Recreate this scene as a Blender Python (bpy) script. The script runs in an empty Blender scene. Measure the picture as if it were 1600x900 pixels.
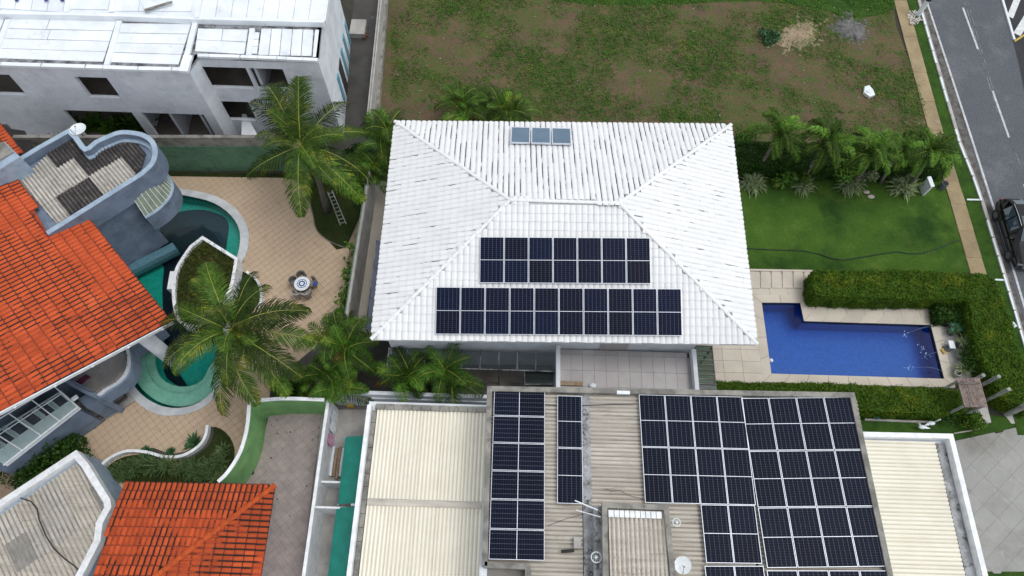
import bpy, math, random
import numpy as np
from mathutils import Vector, Matrix
R=math.radians
rnd=random.Random(7)
sc=bpy.context.scene
COL=sc.collection
# ------------------------------------------------------------------ camera
H=36.0; F=1112.0
def _n(a): a=np.array(a,float); return a/np.linalg.norm(a)
_d=_n([-12,528,F]); _vy=np.array([75,-2350,F],float); _vy=_n(_vy-_d*(_vy@_d))
WZ=-_d; WY=_vy; WX=np.cross(WY,WZ)
CAM=np.array([0,0,H])
def ray(px,py):
    r=np.array([px-800,py-450,F]); return np.array([r@WX,r@WY,r@WZ])
def P(px,py,z=0.0):
    w=ray(px,py); return Vector(CAM+w*((z-H)/w[2]))
def PP(px,py,p0,n):
    w=ray(px,py); t=((np.array(p0)-CAM)@np.array(n))/(w@np.array(n)); return Vector(CAM+w*t)
cam=bpy.data.cameras.new('camera'); co=bpy.data.objects.new('camera',cam); COL.objects.link(co)
cam.sensor_width=36; cam.lens=F/1600*36; cam.clip_start=.1; cam.clip_end=600
co.matrix_world=Matrix(((WX[0],-WX[1],-WX[2],0),(WY[0],-WY[1],-WY[2],0),(WZ[0],-WZ[1],-WZ[2],H),(0,0,0,1)))
sc.camera=co
# ------------------------------------------------------------------ light
SUN=Vector((.38,.0,1)).normalized()
w=bpy.data.worlds.new('World'); sc.world=w; w.use_nodes=True
nt=w.node_tree; bg=nt.nodes['Background']; sky=nt.nodes.new('ShaderNodeTexSky'); sky.sky_type='NISHITA'; sky.sun_disc=False
sky.sun_elevation=math.asin(SUN.z); sky.sun_rotation=math.atan2(SUN.x,SUN.y); sky.dust_density=1.5; sky.air_density=1.2
hs=nt.nodes.new('ShaderNodeHueSaturation'); hs.inputs['Saturation'].default_value=.24
nt.links.new(sky.outputs[0],hs.inputs['Color']); nt.links.new(hs.outputs[0],bg.inputs[0]); bg.inputs[1].default_value=.15
sl=bpy.data.lights.new('sun','SUN'); sl.energy=.7; sl.angle=R(22); sl.color=(1,.975,.94)
so=bpy.data.objects.new('sun',sl); COL.objects.link(so); so.rotation_euler=SUN.to_track_quat('Z','Y').to_euler()
vs_=sc.view_settings; vs_.view_transform='Standard'; vs_.look='None'; vs_.gamma=1; vs_.exposure=.58
# ------------------------------------------------------------------ materials
def newmat(name):
    m=bpy.data.materials.new(name); m.use_nodes=True; t=m.node_tree; return m,t,t.nodes['Principled BSDF']
def _noise(t,vec,scale,detail=5,rough=.6):
    n=t.nodes.new('ShaderNodeTexNoise'); n.inputs['Scale'].default_value=scale; n.inputs['Detail'].default_value=detail; n.inputs['Roughness'].default_value=rough
    t.links.new(vec,n.inputs['Vector']); return n.outputs['Fac']
def _map(t,v,a,b):
    n=t.nodes.new('ShaderNodeMapRange'); n.inputs[1].default_value=a; n.inputs[2].default_value=b; t.links.new(v,n.inputs[0]); return n.outputs[0]
def _mix(t,f,a,b):
    n=t.nodes.new('ShaderNodeMix'); n.data_type='RGBA'
    for s,v in ((n.inputs[0],f),(n.inputs[6],a),(n.inputs[7],b)):
        if isinstance(v,bpy.types.NodeSocket): t.links.new(v,s)
        elif isinstance(v,(int,float)): s.default_value=v
        else: s.default_value=(*v,1)
    return n.outputs[2]
def _math(t,op,a,b=0.0,c=None):
    n=t.nodes.new('ShaderNodeMath'); n.operation=op
    for i,v in enumerate((a,b,c)):
        if v is None: continue
        if isinstance(v,bpy.types.NodeSocket): t.links.new(v,n.inputs[i])
        else: n.inputs[i].default_value=v
    return n.outputs[0]
def mat(name,c1,c2=None,scale=2.,rough=.8,lo=.4,hi=.6,layers=(),bump=0,bscale=20,metal=0,fine=.12,fscale=25,vary=0,stretch=None,spec=.5,hidden=False):
    """base colour: two tones by noise; layers: (colour, scale, lo, hi, amount) spots of wear; vary: per-object tone"""
    m,t,b=newmat(name); g=t.nodes.new('ShaderNodeNewGeometry').outputs['Position']
    if stretch:
        mp=t.nodes.new('ShaderNodeMapping'); mp.inputs['Scale'].default_value=stretch[:3]; mp.inputs['Rotation'].default_value=(0,0,stretch[3] if len(stretch)>3 else 0); mp.vector_type='TEXTURE' if False else 'POINT'
        t.links.new(g,mp.inputs['Vector']); gs=mp.outputs[0]
    else: gs=g
    c2=c2 or tuple(x*.8 for x in c1)
    col=_mix(t,_map(t,_noise(t,gs,scale),lo,hi),c1,c2)
    for L in layers:
        k=_map(t,_noise(t,gs if len(L)>5 else g,L[1],6,.65),L[2],L[3]); k=_math(t,'MULTIPLY',k,L[4]); col=_mix(t,k,col,L[0])
    if fine:
        k=_map(t,_noise(t,g,fscale,3,.7),.25,.75)
        v=_math(t,'MULTIPLY_ADD',k,2*fine,1-fine)
        if vary:
            oi=t.nodes.new('ShaderNodeObjectInfo').outputs['Random']; v=_math(t,'MULTIPLY',v,_math(t,'MULTIPLY_ADD',oi,2*vary,1-vary))
        h=t.nodes.new('ShaderNodeVectorMath'); h.operation='SCALE'; t.links.new(col,h.inputs[0]); t.links.new(v,h.inputs['Scale']); col=h.outputs[0]
    t.links.new(col,b.inputs['Base Color']); b.inputs['Roughness'].default_value=rough; b.inputs['Metallic'].default_value=metal
    b.inputs['Specular IOR Level'].default_value=spec
    if bump:
        bn=t.nodes.new('ShaderNodeBump'); bn.inputs['Strength'].default_value=bump; bn.inputs['Distance'].default_value=.03
        t.links.new(_noise(t,g,bscale,4,.7),bn.inputs['Height']); t.links.new(bn.outputs[0],b.inputs['Normal'])
    return m
def leafmat(name,c1,c2,scale=6,trans=.25,rough=.5,c3=None):
    m,t,b=newmat(name); g=t.nodes.new('ShaderNodeNewGeometry').outputs['Position']
    col=_mix(t,_map(t,_noise(t,g,scale,4,.7),.35,.65),c1,c2)
    if c3: col=_mix(t,_map(t,_noise(t,g,scale*.35,3,.6),.55,.7),col,c3)
    wn=t.nodes.new('ShaderNodeTexWhiteNoise'); wn.noise_dimensions='3D'
    sn=t.nodes.new('ShaderNodeVectorMath'); sn.operation='SNAP'; sn.inputs[1].default_value=(.09,.09,.09); t.links.new(g,sn.inputs[0]); t.links.new(sn.outputs[0],wn.inputs[0])
    v=_math(t,'MULTIPLY_ADD',wn.outputs[0],.7,.65)
    if name in ('coconut_leaflet','areca_leaflet','garden_palm_leaflet','dry_frond'):
        oi=t.nodes.new('ShaderNodeObjectInfo').outputs['Random']; v=_math(t,'MULTIPLY',v,_math(t,'MULTIPLY_ADD',_math(t,'POWER',oi,1.6),1.15,.38)); trans*=.6
    h=t.nodes.new('ShaderNodeVectorMath'); h.operation='SCALE'; t.links.new(col,h.inputs[0]); t.links.new(v,h.inputs['Scale'])
    t.links.new(h.outputs[0],b.inputs['Base Color']); b.inputs['Roughness'].default_value=rough; b.inputs['Specular IOR Level'].default_value=.12
    tr=t.nodes.new('ShaderNodeBsdfTranslucent'); t.links.new(h.outputs[0],tr.inputs[0])
    mx=t.nodes.new('ShaderNodeMixShader'); mx.inputs[0].default_value=trans
    o=t.nodes['Material Output']; t.links.new(b.outputs[0],mx.inputs[1]); t.links.new(tr.outputs[0],mx.inputs[2]); t.links.new(mx.outputs[0],o.inputs[0])
    return m
def watermat(name,tint,ripple=.15,rscale=3):
    m,t,b=newmat(name); t.nodes.remove(b); o=t.nodes['Material Output']
    g=t.nodes.new('ShaderNodeNewGeometry').outputs['Position']
    tr=t.nodes.new('ShaderNodeBsdfTransparent'); tr.inputs[0].default_value=(*tint,1)
    gl=t.nodes.new('ShaderNodeBsdfGlossy'); gl.inputs['Roughness'].default_value=.03
    fr=t.nodes.new('ShaderNodeFresnel'); fr.inputs[0].default_value=1.27
    bn=t.nodes.new('ShaderNodeBump'); bn.inputs['Strength'].default_value=ripple; bn.inputs['Distance'].default_value=.05
    t.links.new(_noise(t,g,rscale,3,.5),bn.inputs['Height']); t.links.new(bn.outputs[0],gl.inputs['Normal']); t.links.new(bn.outputs[0],fr.inputs['Normal'])
    mx=t.nodes.new('ShaderNodeMixShader'); t.links.new(fr.outputs[0],mx.inputs[0]); t.links.new(tr.outputs[0],mx.inputs[1]); t.links.new(gl.outputs[0],mx.inputs[2]); t.links.new(mx.outputs[0],o.inputs[0])
    return m
def glassmat(name,tint,gloss=.12,rough=.08):
    m,t,b=newmat(name); t.nodes.remove(b); o=t.nodes['Material Output']
    tr=t.nodes.new('ShaderNodeBsdfTransparent'); tr.inputs[0].default_value=(*tint,1)
    gl=t.nodes.new('ShaderNodeBsdfGlossy'); gl.inputs['Roughness'].default_value=rough; gl.inputs[0].default_value=(.9,.95,1,1)
    mx=t.nodes.new('ShaderNodeMixShader'); mx.inputs[0].default_value=gloss
    t.links.new(tr.outputs[0],mx.inputs[1]); t.links.new(gl.outputs[0],mx.inputs[2]); t.links.new(mx.outputs[0],o.inputs[0]); return m
def gridmat(name,base,line,px,py,lw,rough=.25,base2=None,thick2=None):
    """object-space grid printed on a panel: cells px by py"""
    m,t,b=newmat(name); tc=t.nodes.new('ShaderNodeTexCoord').outputs['Object']; sp=t.nodes.new('ShaderNodeSeparateXYZ'); t.links.new(tc,sp.inputs[0])
    ks=[]
    for ax,p,l in ((0,px,lw),(1,py,lw if thick2 is None else thick2)):
        f=_math(t,'FRACT',_math(t,'DIVIDE',sp.outputs[ax],p)); f=_math(t,'ABSOLUTE',_math(t,'SUBTRACT',f,.5)); ks.append(_math(t,'GREATER_THAN',f,.5-l/p/2))
    k=_math(t,'MAXIMUM',ks[0],ks[1])
    oi=t.nodes.new('ShaderNodeObjectInfo').outputs['Random']
    c=_mix(t,oi,base,base2 or base)
    t.links.new(_mix(t,k,c,line),b.inputs['Base Color']); b.inputs['Roughness'].default_value=rough; b.inputs['Specular IOR Level'].default_value=.03
    return m
K={}
def tilewater(name,c1,c2,p,line):
    m,t,b=newmat(name); g=t.nodes.new('ShaderNodeNewGeometry').outputs['Position']; sp=t.nodes.new('ShaderNodeSeparateXYZ'); t.links.new(g,sp.inputs[0])
    ks=[]
    for a in (0,1,2):
        f=_math(t,'FRACT',_math(t,'DIVIDE',sp.outputs[a],p)); f=_math(t,'ABSOLUTE',_math(t,'SUBTRACT',f,.5)); ks.append(_math(t,'GREATER_THAN',f,.45))
    k=_math(t,'MULTIPLY',_math(t,'MAXIMUM',ks[0],ks[1]),.35)
    sn=t.nodes.new('ShaderNodeVectorMath'); sn.operation='SNAP'; sn.inputs[1].default_value=(p,p,p); t.links.new(g,sn.inputs[0])
    wn=t.nodes.new('ShaderNodeTexWhiteNoise'); t.links.new(sn.outputs[0],wn.inputs[0])
    c=_mix(t,wn.outputs[0],c1,c2); c=_mix(t,k,c,line); t.links.new(c,b.inputs['Base Color']); b.inputs['Roughness'].default_value=.3; return m
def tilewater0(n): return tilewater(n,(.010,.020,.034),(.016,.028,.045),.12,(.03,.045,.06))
K['white_tile']=mat('white_tile',(.72,.725,.72),(.68,.685,.68),.8,.6,vary=.03,fine=.04,layers=(((.5,.51,.5),6,.66,.78,.4),))
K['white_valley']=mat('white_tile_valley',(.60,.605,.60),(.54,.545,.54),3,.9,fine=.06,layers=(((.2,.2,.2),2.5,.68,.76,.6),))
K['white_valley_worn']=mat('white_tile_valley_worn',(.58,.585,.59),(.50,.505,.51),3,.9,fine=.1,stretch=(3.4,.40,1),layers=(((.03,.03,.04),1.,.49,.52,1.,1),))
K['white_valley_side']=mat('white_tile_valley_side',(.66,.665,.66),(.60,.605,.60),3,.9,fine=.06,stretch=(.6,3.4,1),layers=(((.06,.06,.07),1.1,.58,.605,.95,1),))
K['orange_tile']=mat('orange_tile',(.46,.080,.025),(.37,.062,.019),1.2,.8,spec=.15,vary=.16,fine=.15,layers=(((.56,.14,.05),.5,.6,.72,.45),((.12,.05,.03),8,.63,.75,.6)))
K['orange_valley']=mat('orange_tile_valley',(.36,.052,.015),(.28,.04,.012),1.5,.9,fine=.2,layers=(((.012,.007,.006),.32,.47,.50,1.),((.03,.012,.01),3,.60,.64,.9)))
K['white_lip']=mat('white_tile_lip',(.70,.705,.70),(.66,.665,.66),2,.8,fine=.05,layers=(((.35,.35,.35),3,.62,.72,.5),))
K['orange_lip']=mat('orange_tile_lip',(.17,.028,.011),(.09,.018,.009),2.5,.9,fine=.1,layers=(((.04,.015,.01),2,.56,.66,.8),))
K['orange_ridge']=mat('orange_ridge',(.46,.085,.022),(.33,.062,.02),4,.85,spec=.15)
K['conc']=mat('weathered_concrete',(.26,.25,.22),(.15,.145,.13),1.5,.9,bump=.3,layers=(((.07,.07,.06),3,.55,.7,.7),((.42,.41,.38),6,.6,.7,.5)))
K['conc_dark']=mat('dark_concrete',(.19,.175,.155),(.12,.11,.10),1.5,.9,bump=.3,layers=(((.2,.19,.17),2,.6,.75,.5),))
K['conc_light']=mat('pale_concrete',(.40,.385,.36),(.30,.29,.27),1.2,.85,layers=(((.2,.2,.18),3,.6,.75,.5),))
K['whitewall']=mat('white_render',(.66,.69,.72),(.56,.59,.62),1.2,.8,fine=.05,layers=(((.38,.40,.42),2.5,.6,.8,.4),))
K['coping']=mat('white_coping',(.78,.80,.81),(.64,.66,.67),3,.7,fine=.06,layers=(((.25,.26,.25),7,.64,.74,.7),))
K['raw']=mat('unfinished_white_render',(.68,.71,.75),(.58,.615,.66),.9,.85,fine=.08,fscale=12,layers=(((.33,.36,.40),1.6,.52,.8,.55),((.7,.73,.76),3,.6,.75,.4)))
K['roofpaint']=mat('white_roof_membrane',(.74,.78,.81),(.66,.70,.73),.9,.6,vary=.05,fine=.04,layers=(((.32,.34,.35),1.4,.60,.80,.6),((.2,.21,.21),6,.68,.76,.5)))
K['joint']=mat('dark_joint',(.05,.05,.055),(.25,.26,.27),2.2,.9)
K['interior']=mat('bare_interior',(.20,.175,.15),(.15,.13,.11),1,.95,layers=(((.03,.025,.02),3,.6,.7,.6),))
K['dark']=mat('dark_void',(.015,.015,.017),(.025,.024,.022),3,.9)
K['turq']=mat('turquoise_tile_band',(.08,.27,.34),(.12,.35,.42),6,.4)
K['blue']=mat('blue_grey_render',(.165,.215,.285),(.12,.16,.22),1.2,.8,fine=.07,layers=(((.065,.085,.12),1.8,.55,.75,.7),((.2,.25,.31),3.,.62,.75,.5)))
K['blue_light']=mat('pale_blue_coping',(.30,.38,.46),(.23,.30,.38),2,.75,layers=(((.12,.15,.19),5,.6,.7,.6),))
K['blue_dark']=mat('slate_blue_render',(.06,.075,.10),(.045,.055,.075),1.5,.75,layers=(((.1,.12,.15),2,.6,.75,.5),))
K['fib_light']=mat('pale_fibre_cement',(.50,.47,.42),(.38,.36,.32),1.5,.9,vary=.12,layers=(((.18,.17,.15),4,.55,.7,.6),))
K['fib_dark']=mat('sooty_fibre_cement',(.085,.075,.07),(.04,.037,.035),2,.9,vary=.15,layers=(((.3,.28,.25),3,.57,.7,.5),))
K['fib_tan']=mat('tan_fibre_cement',(.52,.485,.42),(.42,.39,.335),1.2,.9,vary=.06,stretch=(.35,3,1),layers=(((.17,.15,.12),2.2,.55,.72,.65,1),((.12,.11,.09),.6,.55,.75,.35)))
K['fib_mid']=mat('mid_grey_fibre_cement',(.36,.345,.32),(.27,.26,.24),1.5,.9,vary=.2,layers=(((.15,.14,.13),4,.55,.7,.6),))
K['cream']=mat('cream_sheet_metal',(.80,.765,.65),(.75,.715,.60),.7,.55,vary=.03,fine=.03,layers=(((.5,.47,.38),3,.64,.8,.4),))
K['patio']=mat('beige_patio_tile',(.455,.345,.24),(.40,.30,.205),.35,.8,vary=.08,lo=.3,hi=.7,fine=.1,layers=(((.25,.17,.11),1.2,.57,.75,.55),((.46,.33,.25),.9,.6,.75,.6)))
K['grout']=mat('patio_grout',(.33,.24,.17),(.25,.18,.125),3,.95)
K['pinkpave']=mat('pink_grey_paver',(.33,.28,.265),(.27,.23,.22),1.5,.85,vary=.045,fine=.15,layers=(((.36,.30,.25),2.2,.5,.7,.6),((.15,.13,.125),1.1,.57,.75,.5)))
K['deck']=mat('pale_stone_deck',(.50,.45,.37),(.44,.39,.32),.6,.7,vary=.05,fine=.06,layers=(((.3,.27,.22),2,.6,.8,.4),))
K['copepale']=mat('pale_blue_grey_coping',(.52,.54,.55),(.42,.44,.45),1.5,.8,layers=(((.28,.29,.3),2,.6,.75,.5),))
K['reflect_outer']=tilewater0('slate_painted_reflection')  # floor colour that paints the outer part of the house's reflection
K['deckjoint']=mat('deck_joint',(.16,.145,.12),(.1,.09,.08),3,.9)
K['terrace']=mat('terrace_tile',(.40,.38,.37),(.36,.335,.33),1,.5,vary=.05,fine=.05)
K['drive']=mat('grey_drive_stone',(.30,.30,.28),(.24,.24,.225),.5,.8,lo=.3,hi=.7,vary=.015,fine=.12,layers=(((.15,.135,.115),.35,.52,.7,.6),((.38,.38,.35),2.5,.58,.75,.5)))
K['asphalt']=mat('asphalt',(.085,.092,.105),(.07,.076,.088),.3,.85,lo=.3,hi=.7,fine=.4,fscale=9,bump=.3,bscale=40,layers=(((.13,.135,.145),.4,.52,.66,.6),((.045,.045,.05),1.3,.60,.72,.6),((.03,.03,.03),.9,.70,.74,.7)))
K['gutter']=mat('road_edge_grit',(.13,.125,.12),(.07,.065,.055),2,.95,fine=.3,layers=(((.03,.03,.028),3,.55,.65,.7),))
K['paint']=mat('road_paint',(.50,.52,.52),(.36,.37,.38),4,.7,fine=.2)
K['paint2']=mat('white_hatch_paint',(.62,.64,.64),(.5,.52,.52),4,.7,fine=.1)
K['winpane']=mat('grey_window_pane',(.07,.085,.11),(.09,.105,.13),2,.2,fine=.02)
K['sidewalk']=mat('buff_sidewalk',(.30,.235,.13),(.235,.18,.10),.8,.9,vary=.05,fine=.15,layers=(((.38,.34,.27),1.6,.58,.75,.5),((.10,.09,.05),2,.6,.8,.5)))
K['lawn']=mat('lawn_grass',(.034,.080,.013),(.062,.122,.018),.45,1,lo=.35,hi=.65,fine=.42,fscale=14,bump=.6,bscale=45,layers=(((.016,.042,.009),.30,.50,.66,.85),((.10,.135,.03),.9,.56,.74,.55),((.02,.05,.01),2.2,.6,.72,.5)),spec=.1)
K['verge']=mat('verge_grass',(.040,.088,.014),(.028,.062,.012),1.2,1,fine=.35,fscale=14,bump=.6,bscale=45,spec=.1)
K['darklawn']=mat('dark_garden_bed',(.018,.03,.008),(.03,.04,.012),1.5,1,fine=.4,fscale=18,bump=.6,bscale=45,spec=.1,layers=(((.035,.025,.012),3,.55,.7,.6),))
K['soil']=mat('vacant_lot_soil',(.135,.092,.058),(.098,.072,.047),.6,1,lo=.35,hi=.65,fine=.35,fscale=9,bump=.8,bscale=12,spec=.1,
   layers=(((.08,.092,.03),.25,.45,.6,.7),((.06,.10,.025),1.6,.48,.62,.75),((.15,.11,.07),.45,.6,.75,.5),((.028,.05,.012),4,.58,.68,.5)))
K['ground']=mat('bare_ground',(.05,.045,.035),(.035,.035,.025),1,1,fine=.3)
K['mud']=mat('wet_mud',(.03,.028,.022),(.05,.045,.038),1,.5,fine=.2,layers=(((.14,.14,.13),1.2,.62,.7,.6),))
K['sand']=mat('sand_heap',(.30,.23,.15),(.22,.17,.11),1,1,fine=.2,bump=.5,bscale=8)
K['gravel']=mat('grey_gravel',(.15,.145,.14),(.09,.088,.085),3,1,fine=.4,bump=.8,bscale=25)
K['leaf_coco']=leafmat('coconut_leaflet',(.065,.125,.014),(.035,.075,.01),3,.3,.4,(.18,.21,.025))
K['rachis']=mat('frond_rib',(.34,.36,.05),(.24,.27,.04),4,.5)
K['leaf_areca']=leafmat('areca_leaflet',(.065,.155,.015),(.035,.085,.01),2.5,.3,.4,(.14,.22,.025))
K['leaf_fox']=leafmat('garden_palm_leaflet',(.055,.14,.018),(.12,.22,.03),2.5,.25,.5)
K['leaf_dry']=leafmat('dry_frond',(.25,.12,.03),(.16,.08,.02),3)
K['leaf_hedge']=leafmat('hedge_leaf',(.045,.105,.010),(.085,.155,.012),2.2,.2,.45,(.14,.19,.015))
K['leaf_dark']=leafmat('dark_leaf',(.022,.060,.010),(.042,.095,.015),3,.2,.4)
K['leaf_brom']=leafmat('striped_leaf',(.30,.36,.19),(.14,.20,.09),9,.2,.5)
K['leaf_agave']=leafmat('agave_leaf',(.04,.11,.05),(.07,.15,.06),4,.15,.45)
K['leaf_weed']=leafmat('weed_leaf',(.075,.17,.022),(.045,.11,.016),1.5,.2,.6,(.15,.20,.035))
K['leaf_bed']=leafmat('bed_grass_leaf',(.09,.10,.02),(.045,.06,.014),2.5,.2,.6,(.19,.16,.05))
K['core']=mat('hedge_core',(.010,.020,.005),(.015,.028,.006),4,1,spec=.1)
K['bark']=mat('palm_bark',(.16,.14,.115),(.09,.08,.065),5,.95,bump=.5)
K['frame']=mat('aluminium_frame',(.62,.66,.72),(.55,.59,.65),3,.4,metal=.3,fine=.03)
K['cell']=gridmat('solar_cell',(.004,.006,.014),(.11,.12,.15),.185,.0945,.009,.35,(.005,.008,.019),.003)
K['cell_l']=gridmat('solar_cell_landscape',(.004,.006,.014),(.11,.12,.15),.0945,.185,.003,.35,(.005,.008,.019),.009)
K['cell_b']=gridmat('solar_cell_blue',(.005,.006,.014),(.11,.12,.16),.185,.0945,.008,.35,(.004,.008,.026),.003)
K['thermal']=mat('thermal_collector_glass',(.09,.15,.21),(.08,.13,.19),1,.25,fine=.04)
K['poolblue']=None
K['poolblue']=tilewater('blue_pool_tile',(.003,.050,.25),(.006,.072,.33),.11,(.02,.10,.40))
K['poolteal']=tilewater('teal_pool_tile',(.008,.24,.19),(.012,.32,.26),.12,(.02,.3,.25))
K['poolteal_pale']=mat('pale_teal_ledge',(.34,.50,.40),(.27,.42,.33),2,.6,fine=.12,layers=(((.05,.09,.07),5,.62,.72,.6),))
K['pool_reflect']=tilewater('navy_painted_reflection',(.002,.005,.012),(.003,.008,.016),.12,(.01,.02,.04))  # near-black floor colour standing in for the house mirrored in the water
K['water']=watermat('pool_water',(.55,.82,1.0),.25,2.2)
K['water_green']=watermat('garden_pool_water',(.75,.95,.92),.08)
K['glass']=glassmat('clear_glass',(.84,.89,.89),.08)
K['glass_grey']=glassmat('smoked_glass',(.62,.64,.64),.13,.2)
K['glass_green']=glassmat('greenish_glass',(.40,.50,.44),.08,.15)
K['greenwall']=mat('green_painted_wall',(.19,.38,.14),(.14,.31,.11),1.3,.8,layers=(((.04,.09,.05),2.5,.57,.72,.6),((.18,.33,.13),1.2,.6,.75,.5)))
K['greenwall_d']=mat('dark_green_painted_wall',(.10,.21,.125),(.075,.165,.10),1.5,.85,layers=(((.03,.06,.04),2.5,.55,.72,.7),((.14,.24,.15),4,.62,.7,.5)))
K['awning']=mat('green_awning_fabric',(.005,.22,.165),(.005,.18,.135),2,.7,fine=.06,bump=.15)
K['black']=mat('black_car_paint',(.003,.003,.004),(.004,.004,.005),1,.08,fine=0,spec=.35)
K['blackplastic']=mat('black_plastic',(.012,.012,.013),(.02,.02,.02),4,.6)
K['carglass']=mat('car_glass',(.03,.05,.07),(.035,.06,.08),1,.05,fine=0,spec=.9)
K['chrome']=mat('chrome',(.6,.6,.62),(.5,.5,.52),3,.2,metal=.9)
K['white']=mat('white_plastic',(.68,.72,.74),(.60,.64,.66),4,.5,fine=.04)
K['wood']=mat('weathered_timber_slats',(.26,.20,.17),(.15,.115,.10),6,.85,vary=.25)
K['log']=mat('grey_log',(.30,.31,.28),(.2,.21,.18),3,.85,vary=.1)
K['terracotta']=mat('terracotta_pot',(.22,.08,.05),(.16,.06,.04),4,.8)
K['greypot']=mat('grey_pot',(.10,.115,.12),(.07,.08,.085),4,.7)
K['benchgreen']=mat('green_cover',(.02,.15,.10),(.02,.12,.08),3,.6)
K['pink']=mat('pink_cloth',(.55,.28,.42),(.48,.24,.36),6,.9)
K['paleblue']=mat('pale_cloth',(.45,.50,.58),(.55,.56,.58),8,.9)
K['tan']=mat('brown_cardboard',(.24,.15,.08),(.3,.24,.18),5,.9)
K['yellow']=mat('yellow_box',(.45,.33,.06),(.4,.28,.05),5,.7)
K['magenta']=mat('magenta_cloth',(.16,.02,.07),(.10,.015,.05),9,.9)
K['bluecloth']=mat('blue_cloth',(.03,.07,.25),(.02,.05,.2),5,.9)
K['red']=mat('rusty_red_debris',(.25,.09,.07),(.15,.07,.06),5,.9)
K['stone']=mat('pale_stone',(.5,.45,.38),(.38,.34,.29),3,.9,bump=.4)
K['hose']=mat('dark_hose',(.008,.02,.012),(.01,.025,.015),3,.6)
K['foam']=mat('white_splash',(.35,.48,.72),(.2,.35,.65),9,.4)
K['mosaic']=mat('brown_mosaic_mat',(.08,.06,.05),(.2,.16,.13),9,.9,lo=.48,hi=.52)
K['tealtrim']=mat('teal_tiled_strip',(.10,.22,.27),(.07,.16,.2),9,.4)
K['tan_trough']=mat('tan_trough_dirt_shade',(.36,.325,.275),(.25,.22,.185),2,.95,stretch=(.35,3,1),layers=(((.36,.32,.27),1.5,.52,.7,.7,1),))
K['cream_trough']=mat('cream_trough',(.60,.57,.46),(.54,.51,.41),1,.6,fine=.04)
K['light_trough']=mat('pale_trough_dirt_shade',(.30,.28,.245),(.20,.185,.165),2,.95)
K['dark_trough']=mat('sooty_trough_shade',(.03,.027,.025),(.02,.018,.017),2,.95)
K['darkasph']=mat('dark_fresh_asphalt',(.028,.03,.034),(.022,.024,.027),1,.9,fine=.25,fscale=9)
TROUGH={'fib_tan':'tan_trough','cream':'cream_trough','fib_light':'light_trough','fib_mid':'light_trough','fib_dark':'dark_trough'}  # trough colours: dirt tone plus painted crease shade, so the waves show
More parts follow.
